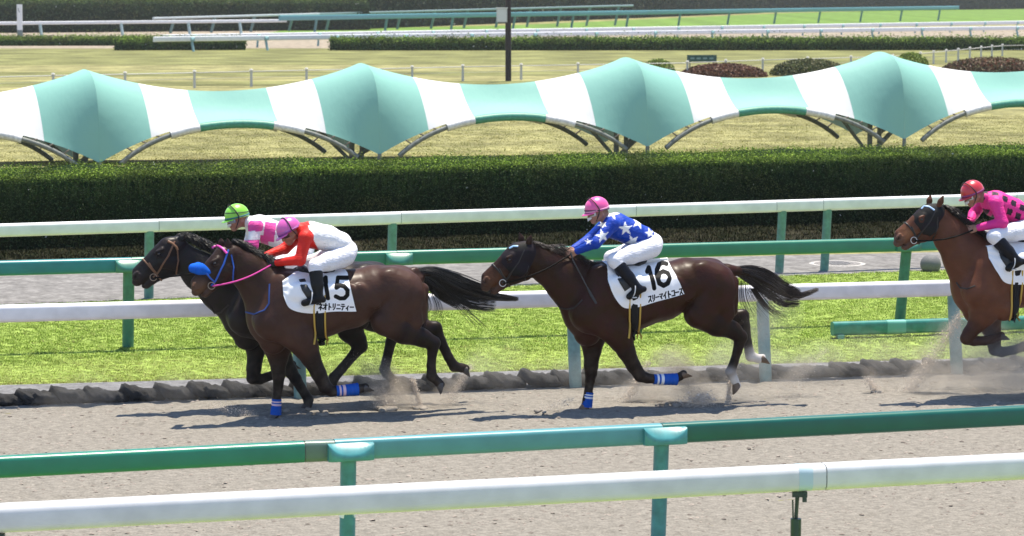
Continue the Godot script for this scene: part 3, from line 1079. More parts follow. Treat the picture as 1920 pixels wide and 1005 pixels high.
func strap(f: Flesh, gr: Grid, pts: Array, width: float, lift := 0.006, far := false) -> ArrayMesh:
	var st := begin()
	var line: Array = []
	for i in pts.size() - 1:
		var a: Vector2 = pts[i]
		var b: Vector2 = pts[i + 1]
		var n := maxi(2, int(a.distance_to(b) / 5.0))
		for k in n + (1 if i == pts.size() - 2 else 0):
			line.append(a.lerp(b, float(k) / n))
	var at := []
	var nor := []
	for p in line:
		var v := surf(f, gr, p.x, p.y)
		at.append(v)
		nor.append(f.slope(v))
	for m in [1 if far else 0]:
		var rings := []
		for i in at.size():
			var d: Vector3 = (at[mini(i + 1, at.size() - 1)] - at[maxi(i - 1, 0)]).normalized()
			var n: Vector3 = nor[i]
			var side := n.cross(d).normalized() * width * 0.5
			var ring := [at[i] - side - n * 0.004, at[i] - side + n * lift, at[i] - side * 0.6 + n * (lift + 0.003), at[i] + side * 0.6 + n * (lift + 0.003), at[i] + side + n * lift, at[i] + side - n * 0.004]
			if m == 1:
				for k in 6:
					ring[k] = ring[k] * Vector3(1, 1, -1)
			else:
				ring.reverse()
			rings.append(ring)
		skin(st, rings)
	return done(st)


# a band right round a body part: centre, axis, half width
func band(f: Flesh, c: Vector3, axis: Vector3, half: float, lift: float, reach := 0.35, n := 40) -> ArrayMesh:
	var st := begin()
	var x := axis.normalized()
	var u := x.cross(Vector3(0, 0, 1)).normalized()
	var v := x.cross(u)
	var rings := []
	for i in n + 1:
		var t := TAU * i / n
		var d := u * cos(t) + v * sin(t)
		var ring := []
		for e in [[-1.0, -0.004], [-1.0, lift], [-0.7, lift + 0.003], [0.7, lift + 0.003], [1.0, lift], [1.0, -0.004]]:
			var o: Vector3 = c + x * half * e[0]
			var r := reach
			for k in 50:
				var q := f.at(o + d * r)
				if q < 0.001 or r < 0.004:
					break
				r -= maxf(q * 0.8, 0.001)
			ring.append(o + d * (r + e[1]))
		rings.append(ring)
	skin(st, rings, true, false)
	return done(st)


func hoof_mesh(at: Vector3, d: Vector3, toe: Vector3, size: float, c: Color) -> ArrayMesh:
	var st := begin()
	var side := d.cross(toe).normalized()
	var rings := []
	for i in 6:
		var t := i / 5.0
		var r := lerpf(0.034, 0.056, t) * size
		var mid := at + d * (t * 0.078 * size) + toe * (t * 0.022 * size)
		var ring := []
		for j in 18:
			var a := TAU * j / 18.0
			var heel := 1.0 if cos(a) > -0.2 else 0.86
			ring.append(mid + (toe * cos(a) * 1.12 * heel + side * sin(a)) * r + d * (0.03 * size * t * (cos(a) - 0.2)))
		rings.append(ring)
	skin(st, rings, true, true)
	return done(st)


func put_text(im: Image, strokes: Array, place: Transform2D, wide: float, c: Color) -> void:
	# pen strokes given in a unit square, laid down by a transform into picture pixels
	for s in strokes:
		for i in s.size() - 1:
			var a: Vector2 = place * s[i]
			var b: Vector2 = place * s[i + 1]
			var lo := a.min(b) - Vector2(wide, wide)
			var hi := a.max(b) + Vector2(wide, wide)
			for y in range(maxi(0, int(lo.y)), mini(im.get_height(), int(hi.y) + 1)):
				for x in range(maxi(0, int(lo.x)), mini(im.get_width(), int(hi.x) + 1)):
					var p := Vector2(x, y)
					var q := Geometry2D.get_closest_point_to_segment(p, a, b)
					var w := clampf(wide * 0.5 - p.distance_to(q) + 0.5, 0.0, 1.0)
					if w > 0.0:
						im.set_pixel(x, y, im.get_pixel(x, y).lerp(c, w))


func glyph(ch: String) -> Array:
	var v := func(l: Array) -> Array:
		var out := []
		for s in l:
			var q := []
			for k in range(0, s.size(), 2):
				q.append(Vector2(s[k], s[k + 1]))
			out.append(q)
		return out
	match ch:
		"ス": return v.call([[.15, .15, .8, .15, .62, .5, .12, .92], [.52, .55, .9, .92]])
		"リ": return v.call([[.25, .1, .25, .6], [.75, .08, .75, .5, .62, .75, .35, .95]])
		"ー": return v.call([[.08, .5, .92, .5]])
		"マ": return v.call([[.08, .2, .9, .2, .45, .7], [.28, .5, .62, .9]])
		"イ": return v.call([[.82, .06, .5, .4, .1, .62], [.54, .4, .54, .96]])
		"ト": return v.call([[.35, .05, .35, .96], [.35, .4, .82, .62]])
		"コ": return v.call([[.15, .18, .84, .18, .84, .85], [.1, .85, .84, .85]])
		"ネ": return v.call([[.5, .02, .5, .18], [.15, .22, .82, .22, .5, .52, .08, .76], [.5, .5, .5, .98], [.6, .55, .92, .76]])
		"オ": return v.call([[.08, .28, .94, .28], [.64, .04, .64, .93, .5, .88], [.62, .3, .42, .6, .08, .82]])
		"ニ": return v.call([[.2, .24, .8, .24], [.06, .8, .94, .8]])
		"テ": return v.call([[.2, .14, .8, .14], [.05, .42, .95, .42], [.53, .42, .48, .7, .26, .96]])
		"ィ": return v.call([[.74, .36, .5, .58, .2, .74], [.52, .58, .52, .97]])
		"1": return v.call([[.22, .2, .5, .03, .5, 1.0]])
		"5": return v.call([[.86, .04, .28, .04, .2, .48, .42, .38, .66, .42, .84, .6, .82, .82, .64, .97, .38, .98, .14, .88]])
		"6": return v.call([[.8, .08, .62, .02, .4, .06, .22, .28, .14, .6, .22, .86, .46, .99, .7, .92, .86, .7, .78, .48, .56, .39, .32, .46, .16, .66]])
	return []


func cloth_print(which: String) -> ImageTexture:
	# the number cloth as printed: number and name in black on white; picture pixels are 6.4 per grid unit
	var im := Image.create(1024, 640, false, Image.FORMAT_RGB8)
	im.fill(Color(0.93, 0.93, 0.94))
	var black := Color(0.03, 0.03, 0.035)
	var k := 6.4
	var o := Vector2(1128, 482)
	if which == "16":
		var rows := [["1", Vector2(1204, 503), Vector2(19, -4), Vector2(8.5, 37), 8.0], ["6", Vector2(1221, 496), Vector2(32, -4.5), Vector2(4, 40), 8.5]]
		for r in rows:
			put_text(im, glyph(r[0]), Transform2D(r[2] * k, r[3] * k, (r[1] - o) * k), r[4] * k, black)
		var name := "スリーマイトコース"
		for i in name.length():
			put_text(im, glyph(name[i]), Transform2D(Vector2(6.9, -1.7) * k, Vector2(1.5, 12.5) * k, (Vector2(1209.5 + 7.3 * i, 553.0 - 1.75 * i) - o) * k), 2.3 * k, black)
	if which == "15":
		o = Vector2(528, 505)
		var rows := [["1", Vector2(597, 521), Vector2(22, 0), Vector2(6, 37), 7.5], ["5", Vector2(622, 521), Vector2(31, 0), Vector2(2, 38), 7.5]]
		for r in rows:
			put_text(im, glyph(r[0]), Transform2D(r[2] * k, r[3] * k, (r[1] - o) * k), r[4] * k, black)
		var name := "ネオトリニティー"
		for i in name.length():
			put_text(im, glyph(name[i]), Transform2D(Vector2(7.2, 0.1) * k, Vector2(0, 12) * k, (Vector2(597.0 + 8.05 * i, 567.5 + 0.1 * i) - o) * k), 2.2 * k, black)
	return ImageTexture.create_from_image(im)


func number_cloth(f: Flesh, gr: Grid, top: Array, low: Array, m: Material, parent: Node, lift: float) -> void:
	# a sheet over the back: top and low are matching lines of points at its ridge edge and its hem
	var nu := 34
	var nv := 22
	var pick := func(l: Array, u: float) -> Vector2:
		var t := u * (l.size() - 1)
		var i := mini(int(t), l.size() - 2)
		return (l[i] as Vector2).cubic_interpolate(l[i + 1], l[maxi(i - 1, 0)], l[mini(i + 2, l.size() - 1)], t - i)
	var o: Vector2 = Vector2(top[0].x - 5.0, top[0].y - 14.0)
	var rows := []
	for i in nu + 1:
		var col := []
		for j in nv + 1:
			var u := float(i) / nu
			var q: Vector2 = pick.call(top, u).lerp(pick.call(low, u), float(j) / nv)
			var v := surf(f, gr, q.x, q.y)
			var n := f.slope(v)
			var ripple := 0.004 * sin(u * 23.0 + j * 0.25) * j / nv + 0.003 * sin(j * 0.9 + u * 6.0)
			col.append([v + n * (lift + ripple), q])
		rows.append(col)
	for side in [1.0, -1.0]:
		var st := begin()
		st.set_smooth_group(1)
		for i in nu:
			for j in range(-1, nv):
				var order := [[i, j], [i + 1, j], [i + 1, j + 1], [i, j], [i + 1, j + 1], [i, j + 1]]
				if side < 0.0:
					order = [[i, j], [i + 1, j + 1], [i + 1, j], [i, j], [i, j + 1], [i + 1, j + 1]]
				for e in order:
					var c: Array = rows[e[0]][maxi(e[1], 0)]
					var p: Vector3 = c[0]
					if e[1] < 0:
						p = Vector3(p.x, p.y + 0.02, 0.0)
					var uv: Vector2 = (c[1] - gr.get_meta("cloth")) * 6.4 / Vector2(1024, 640)
					st.set_uv(uv if side > 0.0 else Vector2(1.05 - uv.x, uv.y))
					st.add_vertex(p * Vector3(1, 1, side))
		st.index()
		st.generate_normals()
		obj("saddlecloth", st.commit(), m, parent)


func plan_horse(h: Dictionary) -> void:
	var gr := Grid.new()
	gr.s = h.s
	gr.cx = h.cx
	gr.g = h.g
	h.grid = gr
	var f := Flesh.new()
	f.cell = h.get("cell", 0.0132)
	f.tone = 0.3
	f.dusty = 0.3
	h.body = f
	jobs.append(f)
	var s: float = h.s
	var k := 1.0 / s
	var coat: Color = h.coat
	var dark: Color = h.dark
	var dx: float = h.dx
	var dy: float = h.dy
	# trunk
	var t := [[1104, 577, 0, 53, .80], [1130, 556, 0, 64, .82], [1185, 556, 0, 60.5, .9], [1240, 545, 0, 54, .98], [1283, 528, 0, 44, 1.1], [1326, 527, 0, 43, 1.2], [1342, 537, 0, 39, 1.15]]
	for i in t.size() - 1:
		var a: Array = t[i]
		var b: Array = t[i + 1]
		f.limb(gr.p(a[0] + dx, a[1] + dy), gr.p(b[0] + dx, b[1] + dy), a[3] * k, b[3] * k, (a[4] + b[4]) * 0.5, 0.035, coat)
	for q in [[1130, 512, 1188, 512, 20, 18, .6], [1096, 600, 1100, 622, 36, 26, .75], [1290, 506, 1340, 506, 21, 20, .7]]:
		f.limb(gr.p(q[0] + dx, q[1] + dy), gr.p(q[2] + dx, q[3] + dy), q[4] * k, q[5] * k, q[6], 0.035, coat)
	for w in [1.0, -1.0]:
		# shoulder blade, upper arm, haunch and the back of the thigh
		var soft := 0.075
		for q in [[1122, 520, 30, 22, 1098, 590, 38, 26, .7], [1098, 588, 36, 24, 1148, 618, 36, 24, .75], [1316, 514, 26, 28, 1344, 534, 30, 34, .8], [1350, 520, 26, 23, 1363, 562, 26, 21, .8], [1205, 568, 34, 34, 1250, 552, 30, 30, .6]]:
			f.limb(gr.p(q[0] + dx, q[1] + dy, q[2] * w), gr.p(q[4] + dx, q[5] + dy, q[6] * w), q[3] * k, q[7] * k, q[8], soft, coat)
			soft = maxf(0.035, soft - 0.012)
		# muscles that show under the coat
		for q in [[1136, 580, 42, 19, 1160, 612, 40, 15, .6], [1084, 584, 28, 17, 1098, 606, 34, 15, .7], [1118, 528, 38, 10, 1092, 578, 44, 13, .5], [1312, 510, 36, 17, 1342, 524, 40, 20, .6], [1348, 540, 42, 22, 1362, 588, 38, 14, .6], [1374, 528, 22, 11, 1371, 582, 30, 11, .7], [1300, 586, 40, 13, 1312, 596, 40, 12, .6], [1262, 530, 46, 12, 1290, 552, 44, 10, .5], [1150, 535, 50, 16, 1240, 532, 50, 14, .45]]:
			f.limb(gr.p(q[0] + dx, q[1] + dy, q[2] * w), gr.p(q[4] + dx, q[5] + dy, q[6] * w), (q[3] + 1.2) * k, (q[7] + 1.2) * k, q[8], 0.016, coat)
	# neck
	var nk: Array = h.neck
	var chest := [[1106 + dx, 566 + dy, 0, 54, .72]]
	nk = nk + chest
	for i in nk.size() - 1:
		var a: Array = nk[i]
		var b: Array = nk[i + 1]
		f.limb(gr.p(a[0], a[1], a[2]), gr.p(b[0], b[1], b[2]), a[3] * k, b[3] * k, (a[4] + b[4]) * 0.5, 0.04, h.face.lerp(coat, 0.35 if i < nk.size() - 2 else 0.7))
	# head, drawn once and fitted between poll and nose
	var p16 := POLL
	var ax := NOSE - POLL
	var bx: Vector2 = h.nose - h.poll
	var c := Vector2(bx.dot(ax), ax.cross(bx)) / ax.length_squared()
	var sz: float = c.length() * h.get("head", 1.0)
	var hm := func(x: float, y: float, w: float) -> Vector3:
		var d := Vector2(x, y) - p16
		var q: Vector2 = h.poll + Vector2(c.x * d.x - c.y * d.y, c.y * d.x + c.x * d.y)
		return gr.p(q.x, q.y, w * sz + h.turn * d.dot(ax) / ax.length_squared() + h.get("tilt", 0.0))
	h.hm = hm
	var muzzle: Color = h.muzzle
	var hd := [[986, 474, 0, 20, 972, 478, 0, 22, .74, 0], [972, 478, 0, 22, 962, 491, 0, 24, .72, 0], [962, 491, 0, 24, 942, 507, 0, 17.5, .66, 0], [942, 507, 0, 17.5, 924, 521, 0, 13.5, .72, 0], [924, 521, 0, 13.5, 917, 527, 0, 13.5, .9, 1], [917, 530, 0, 10, 913, 537, 0, 7.5, 1.0, 1],
		[980, 506, 0, 21, 966, 514, 0, 16, .5, 0], [966, 514, 0, 16, 940, 532, 0, 9, .8, 0], [940, 532, 0, 9, 928, 543, 0, 7.2, 1.0, 1], [972, 475, 0, 17, 946, 490, 0, 12, .8, 0], [946, 490, 0, 12, 914, 518, 0, 10, .85, 0]]
	for q in hd:
		f.limb(hm.call(q[0], q[1], q[2]), hm.call(q[4], q[5], q[6]), q[3] * sz * k, q[7] * sz * k, q[8], 0.018, muzzle if q[9] == 1 else h.face)
	for w in [1.0, -1.0]:
		# cheek, brow over the eye, nostril wing, ear
		f.limb(hm.call(978, 503, 9 * w), hm.call(966, 502, 11 * w), 15 * sz * k, 12 * sz * k, .55, 0.015, h.face)
		f.limb(hm.call(961, 479, 13 * w), hm.call(953, 484, 13.5 * w), 6 * sz * k, 5 * sz * k, .7, 0.012, h.face)
		f.limb(hm.call(913, 523, 8 * w), hm.call(909, 529, 8.5 * w), 6.2 * sz * k, 5.0 * sz * k, .7, 0.012, muzzle)
		f.limb(hm.call(950, 497, 9 * w), hm.call(930, 516, 8.5 * w), 5 * sz * k, 4 * sz * k, .6, 0.02, h.face)
		var e: Array = h.ears[0 if w > 0 else 1]
		var e0: Vector3 = gr.p(e[0], e[1], 8 * w + h.get("tilt", 0.0))
		var e1: Vector3 = gr.p(e[2], e[3], 10 * w + h.get("tilt", 0.0))
		f.limb(e0, e0.lerp(e1, 0.45), 5.0 * k, 5.8 * k, .6, 0.012, h.face)
		f.limb(e0.lerp(e1, 0.45), e1, 5.8 * k, 1.0 * k, .6, 0.008, h.face)
	for w in [1.0, -1.0]:
		f.paints.append([hm.call(910.5, 527, 12.0 * w), 0.019, Color(0.004, 0.003, 0.003), 0.35, Vector3(1.3, 1, 1)])
	f.paints.append([hm.call(924, 540, 6.0), 0.012, Color(0.01, 0.006, 0.006), 0.6, Vector3(0.5, 1.6, 0.3)])
	for q in h.get("marks", []):
		f.paints.append([hm.call(q[0], q[1], q[2]), q[3], Color(0.62, 0.6, 0.57), 0.3, q[4]])
	for q in h.get("tans", []):
		f.paints.append([hm.call(q[0], q[1], q[2]), q[3], q[4], 0.7, Vector3.ONE])
	# the head again on a finer grid: lids, nostril, lips and jaw
	var fine := Flesh.new()
	fine.cell = 0.0072
	fine.tone = 0.15
	for q in hd.slice(0, 5) + [[972, 475, 0, 17, 946, 490, 0, 12, .8, 0], [946, 490, 0, 12, 914, 518, 0, 10, .85, 0], [980, 506, 0, 20, 966, 514, 0, 15, .5, 0]]:
		fine.limb(hm.call(q[0], q[1], q[2]), hm.call(q[4], q[5], q[6]), (q[3] + 0.5) * sz * k, (q[7] + 0.5) * sz * k, q[8], 0.014, muzzle if q[9] == 1 else h.face)
	fine.limb(hm.call(919, 527, 0), hm.call(911, 536, 0), 12 * sz * k, 8.5 * sz * k, .95, 0.008, muzzle)
	fine.limb(hm.call(964, 516, 0), hm.call(940, 532, 0), 15 * sz * k, 8.5 * sz * k, .72, 0.014, h.face)
	fine.limb(hm.call(940, 532, 0), hm.call(931, 542, 0), 8.5 * sz * k, 6.5 * sz * k, 1.0, 0.006, muzzle)
	fine.limb(hm.call(931, 541, 0), hm.call(924, 544.5, 0), 6.3 * sz * k, 4.4 * sz * k, 1.2, 0.005, muzzle * 0.8)
	for w in [1.0, -1.0]:
		for q in [[978, 503, 10, 966, 502, 12, 15, 12.5, .55, .012], [962, 478.5, 15, 952, 482.5, 16.5, 4.2, 3.6, .8, .006], [960, 490.5, 16, 953, 490, 16.5, 3.2, 2.6, .8, .006], [962, 495, 14, 934, 514, 10, 3.4, 2.6, .6, .012], [914, 520, 10, 908.5, 525, 10.5, 3.4, 3.0, .7, .005], [914.5, 531, 10, 909.5, 531.5, 10, 3.2, 2.6, .7, .005], [917, 523, 11, 917, 529.5, 11, 3.0, 3.0, .7, .006]]:
			fine.limb(hm.call(q[0], q[1], q[2] * w), hm.call(q[3], q[4], q[5] * w), q[6] * sz * k, q[7] * sz * k, q[8], q[9], h.face if q[0] > 930 else muzzle)
		fine.paints.append([hm.call(911.8, 526.6, 12.5 * w), 0.017, Color(0.003, 0.002, 0.002), 0.3, Vector3(1.1, 1.25, 0.8)])
		fine.paints.append([hm.call(956, 486.5, 17 * w), 0.018, h.face * 0.35, 0.5, Vector3(1, 1.2, 0.6)])
	fine.paints.append([hm.call(922, 538.5, 0), 0.02, Color(0.008, 0.005, 0.005), 0.4, Vector3(0.7, 2.2, 0.25)])
	for q in h.get("marks", []):
		fine.paints.append([hm.call(q[0], q[1], q[2]), q[3], Color(0.62, 0.6, 0.57), 0.3, q[4]])
	for q in h.get("tans", []):
		fine.paints.append([hm.call(q[0], q[1], q[2]), q[3], q[4], 0.7, Vector3.ONE])
	h.fine = fine
	jobs.append(fine)
	# legs
	for name in h.legs:
		var l: Array = h.legs[name]
		for i in l.size() - 1:
			var a: Array = l[i]
			var b: Array = l[i + 1]
			var share := clampf(float(i) / 2.0, 0.0, 1.0)
			var sock: bool = a.size() > 4
			f.limb(gr.p(a[0], a[1], a[2]), gr.p(b[0], b[1], b[2]), a[3] * k, b[3] * k, 0.8 if i < 2 else 0.88, (0.018 if name.ends_with("hind") else 0.04) if i < 2 else (0.022 if i < 4 else 0.012), Color(0.6, 0.56, 0.52) if sock else coat.lerp(dark, share))
	# dock
	var tl: Array = h.tail
	f.limb(gr.p(1366 + dx, 506 + dy), gr.p(tl[0][0], tl[0][1]), 13 * k, 9 * k, 1.0, 0.04, coat)
	f.limb(gr.p(tl[0][0], tl[0][1]), gr.p(tl[1][0], tl[1][1]), 8 * k, 4 * k, 1.0, 0.02, dark)
	# hood
	if h.has("hood"):
		var hood := Flesh.new()
		hood.cell = 0.009
		hood.tone = 0.1
		for q in hd.slice(0, 3) + hd.slice(6, 7) + [[985, 478, 0, 24, 982, 500, 0, 20, .62, 0]]:
			hood.limb(hm.call(q[0], q[1], q[2]), hm.call(q[4], q[5], q[6]), (q[3] + 2.0) * sz * k, (q[7] + 2.0) * sz * k, q[8] * 1.03, 0.018, h.hood)
		for w in [1.0, -1.0]:
			hood.limb(hm.call(978, 503, 9 * w), hm.call(966, 502, 11 * w), 17 * sz * k, 14 * sz * k, .6, 0.015, h.hood)
			hood.limb(hm.call(961, 479, 13 * w), hm.call(955, 484, 13.5 * w), 7.2 * sz * k, 6 * sz * k, .75, 0.012, h.hood)
			hood.paints.append([hm.call(955, 486, 16 * w), 0.027, h.face * 1.5, 0.35, Vector3(1, 1.2, 0.7)])
		var edge: Vector3 = hm.call(943, 497, 0)
		hood.cuts.append([edge, (hm.call(NOSE.x, NOSE.y, 0) - hm.call(POLL.x, POLL.y, 0)).normalized()])
		var rear: Vector3 = hm.call(996, 490, 0)
		hood.cuts.append([rear, (hm.call(1012, 500, 0) - hm.call(984, 476, 0)).normalized()])
		h.hood_body = hood
		jobs.append(hood)


func finish_horse(h: Dictionary) -> void:
	var gr: Grid = h.grid
	var f: Flesh = h.body
	var k := 1.0 / gr.s
	var hm: Callable = h.hm
	var o := thing("race_horse", h.label, "horse", h.pos, asin(HEAD_SIN), "galloping race horses")
	h.root = o
	var hide := coloured(0.5, 0.2)
	hide.clearcoat_enabled = true
	hide.clearcoat = 0.12
	hide.clearcoat_roughness = 0.3
	hide.heightmap_enabled = true
	hide.heightmap_texture = tex["bump"]
	hide.heightmap_scale = 0.3
	hide.uv1_triplanar = true
	hide.uv1_scale = Vector3(0.8, 1.3, 0.8)
	obj("body", mesh_of(f, [h.fine]), hide, o)
	# eyes
	var wet := paint(Color(0.006, 0.004, 0.003), 0.08, 0.6)
	for w in ([1.0, -1.0] if h.turn == 0.0 else [1.0]):
		var e: Vector3 = hm.call(955.5, 486, 17.0 * w)
		var n := f.slope(e)
		e -= n * (f.at(e) + 0.008)
		var ball := SphereMesh.new()
		ball.radius = 0.02
		ball.height = 0.034
		obj("eye", ball, wet, o, e + n * 0.004)
	# hooves
	for name in h.legs:
		var l: Array = h.legs[name]
		var a: Vector3 = gr.p(l[-2][0], l[-2][1], l[-2][2])
		var b: Vector3 = gr.p(l[-1][0], l[-1][1], l[-1][2])
		var d := (b - a).normalized()
		var toe := Vector3(d.y, -d.x, 0).normalized()
		if h.get("turns", {}).has(name):
			var turn: float = h.turns[name]
			d = d.rotated(Vector3(0, 0, 1), turn)
			toe = toe.rotated(Vector3(0, 0, 1), turn)
		obj("hoof", hoof_mesh(b - d * 0.042, d, toe, 1.0, Color.WHITE), paint(h.get("horn", Color(0.05, 0.045, 0.04)), 0.55, 0.4, "scuff", 6.0), o)
	# bandages on the front cannons
	if h.has("wraps"):
		for l in h.wraps:
			var pts := []
			var rad := []
			var tints := []
			for i in 25:
				var t := i / 24.0
				var q: Vector3 = gr.p(l[0], l[1], l[2]).lerp(gr.p(l[4], l[5], l[6]), t)
				pts.append(q)
				rad.append(lerpf(l[3], l[7], t) * k * (1.0 + 0.025 * sin(t * 40.0)))
				var stripe: bool = (t > 0.1 and t < 0.2) or (t > 0.28 and t < 0.38)
				tints.append(h.get("stripe", Color(0.75, 0.75, 0.78)) if stripe else Color(0.012, 0.09, 0.42))
			var st := begin()
			tube(st, pts, rad, 16, true, tints)
			obj("leg_bandage", done(st), coloured(0.8, 0.3), o)
	# tail
	var tl: Array = h.tail
	var st := begin()
	var hair := paint(h.get("hair", Color(0.008, 0.006, 0.005)), 0.42, 0.5)
	for i in 390:
		var ctrl := []
		var lock := i % 13
		var u := fposmod(lock * 0.383 + 0.11, 1.0) + rng.randfn(0, 0.05)
		var late := sin(lock * 2.4) + rng.randfn(0, 0.25)
		var len: float = 0.62 + 0.38 * fposmod(lock * 0.618, 1.0) * rng.randf_range(0.7, 1.0)
		var drift := sin(lock * 4.1) * 0.35 + rng.randfn(0, 0.1)
		for j in tl.size():
			var q: Array = tl[j]
			if float(j) / (tl.size() - 1) > len + 0.2:
				break
			var spread: float = q[3]
			var off := (u - 0.5) * 2.0 + rng.randf_range(-0.07, 0.07) + drift * float(j) / tl.size()
			ctrl.append(gr.p(q[0] + rng.randf_range(-3, 3) * (1 if j > 0 else 0), q[1] + spread * off * (1.0 + 0.12 * j) + (3.0 * absf(late) if j > 1 else 0.0), late * q[4] + rng.randf_range(-1, 1)))
		if ctrl.size() > 2:
			strand(st, ctrl, 0.0042, 0.0008, 11)
	for q in h.get("wisps", []):
		for i in q[6]:
			var v := Vector2(rng.randfn(0, 7), rng.randfn(0, 3))
			strand(st, [gr.p(q[0] + v.x, q[1], v.y), gr.p(q[2] + v.x * 1.5, q[3], v.y * 2), gr.p(q[4] + v.x * 2.5, q[5] + v.y * 2, v.y * 3)], 0.003, 0.0006, 8)
	obj("tail", done(st), hair, o)
	# mane
	st = begin()
	var mn: Array = h.mane
	for i in 520:
		var t := rng.randf() * (mn.size() - 1)
		var j := mini(int(t), mn.size() - 2)
		var a: Array = mn[j]
		var b: Array = mn[j + 1]
		var x: float = lerpf(a[0], b[0], t - j)
		var y: float = lerpf(a[1], b[1], t - j)
		var len: float = lerpf(a[2], b[2], t - j) * rng.randf_range(0.4, 1.1)
		var w := rng.randf_range(-4, 4)
		var rise: float = lerpf(a[3], b[3], t - j) * rng.randf_range(0.2, 1.2)
		var fall := rng.randf_range(0.1, 0.75)
		var wl := rng.randf_range(-7, 15)
		strand(st, [gr.p(x, y + 3, w), gr.p(x + len * 0.3, y - rise, w + wl * 0.4), gr.p(x + len * 0.7, y - rise + len * fall * 0.35, w + wl * 0.8), gr.p(x + len, y - rise + len * fall + rng.randf_range(-2, 4), w + wl)], 0.0034, 0.0008, 7)
	obj("mane", done(st), hair, o)
	# hood
	var tack := paint(h.get("leather", Color(0.012, 0.01, 0.009)), 0.45, 0.5)
	if h.has("hood"):
		obj("hood", mesh_of(h.hood_body), coloured(0.7, 0.3), o)
	# bridle
	var lay := func(pts: Array) -> Array:
		var out := []
		for p in pts:
			out.append(gr.back(hm.call(p[0], p[1], 12.0)))
		return out
	var both: bool = h.turn == 0.0
	for s in [[[[984, 464], [972, 490], [950, 522], [942, 529]], 0.017], [[[988, 474], [989, 500], [983, 524]], 0.013], [[[936, 502], [942, 513], [950, 524]], 0.017]]:
		for far in ([false, true] if both else [false]):
			obj("bridle_strap", strap(f, gr, lay.call(s[0]), s[1], 0.008, far), paint(h.get("strap", Color(0.012, 0.01, 0.009)), 0.45, 0.5), o)
	if h.get("sheepskin", false):
		# a fluffy noseband roll
		var roll := Flesh.new()
		roll.cell = 0.008
		for q in [[371, 503, 18, 8.0, 384, 505, 26, 11.0], [384, 505, 26, 11.0, 404, 514, 26, 7.5], [371, 503, 18, 8.0, 376, 500, -12, 8.5]]:
			roll.limb(gr.p(q[0], q[1], q[2]), gr.p(q[4], q[5], q[6]), q[3] * k, q[7] * k, 1.0, 0.02, Color(0.012, 0.1, 0.5))
		roll.tone = 0.3
		roll.build()
		obj("noseband_roll", mesh_of(roll), coloured(0.95, 0.2), o)
	else:
		var c: Vector3 = hm.call(938, 513, 0)
		obj("noseband", band(f, c, hm.call(926, 523, 0) - hm.call(950, 503, 0), 0.008, 0.006, 0.16), paint(h.get("strap", Color(0.012, 0.01, 0.009)), 0.45, 0.5), o)
	if h.has("browband"):
		obj("browband", strap(f, gr, h.browband, 0.02, 0.014, false), paint(h.brow, 0.4), o)
	# bit ring
	for w in ([1.0, -1.0] if both else [1.0]):
		var ring := TorusMesh.new()
		ring.inner_radius = 0.03
		ring.outer_radius = 0.038
		ring.rings = 28
		var r := obj("bit_ring", ring, paint(Color(0.55, 0.53, 0.5) if not h.has("strap") else Color(0.3, 0.22, 0.15), 0.3, 0.6), o, hm.call(943, 529, 13.0 * w))
		r.rotation = Vector3(PI * 0.5 - 0.15 * w, 0.0, 0.0)
	# breast girth and martingale
	if h.has("breast"):
		obj("breastplate", strap(f, gr, h.breast, 0.014, 0.006, false), paint(h.get("breast_c", Color(0.02, 0.015, 0.012)), 0.6), o)
	# saddle, cloth and girth
	var sd := Flesh.new()
	sd.cell = 0.011
	for q in [[1150, 486, 1164, 492, 9, 8], [1164, 492, 1190, 494, 8, 8], [1190, 494, 1205, 487, 8, 6]]:
		sd.limb(gr.p(q[0] + h.cdx, q[1] + h.cdy), gr.p(q[2] + h.cdx, q[3] + h.cdy), q[4] * k, q[5] * k, 2.4, 0.02, Color(0.012, 0.012, 0.013))
	sd.build()
	var saddle := obj("saddle", mesh_of(sd), coloured(0.4, 0.5), o)
	h.saddle = saddle
	for far in [false, true]:
		obj("saddle_flap", strap(f, gr, [Vector2(1152 + h.cdx, 506 + h.cdy), Vector2(1160 + h.cdx, 522 + h.cdy), Vector2(1172 + h.cdx, 540 + h.cdy)], 0.07, 0.02, far), paint(Color(0.012, 0.012, 0.013), 0.45), saddle)
	gr.set_meta("cloth", h.cloth_o)
	var cm := paint(Color.WHITE, 0.7, 0.3)
	cm.cull_mode = BaseMaterial3D.CULL_DISABLED
	if h.has("print"):
		cm.albedo_texture = cloth_print(h.print)
		cm.texture_repeat = false
	else:
		cm.albedo_color = Color(0.93, 0.93, 0.94)
	number_cloth(f, gr, h.cloth_top, h.cloth_low, cm, o, 0.014)
	var gx: Vector2 = h.girth
	for q in [[0.0, 0.08, Color(0.012, 0.012, 0.013), 0.01], [-9.5, 0.017, Color(0.5, 0.33, 0.07), 0.012], [9.5, 0.017, Color(0.5, 0.33, 0.07), 0.012]]:
		for far in [false, true]:
			obj("girth", strap(f, gr, [gx + Vector2(q[0], -30), gx + Vector2(q[0] * 1.05, 0), gx + Vector2(q[0], 34), gx + Vector2(q[0] - 1, 52), gx + Vector2(q[0] - 2, 62)], q[1], q[3], far), paint(q[2], 0.7, 0.3), o)


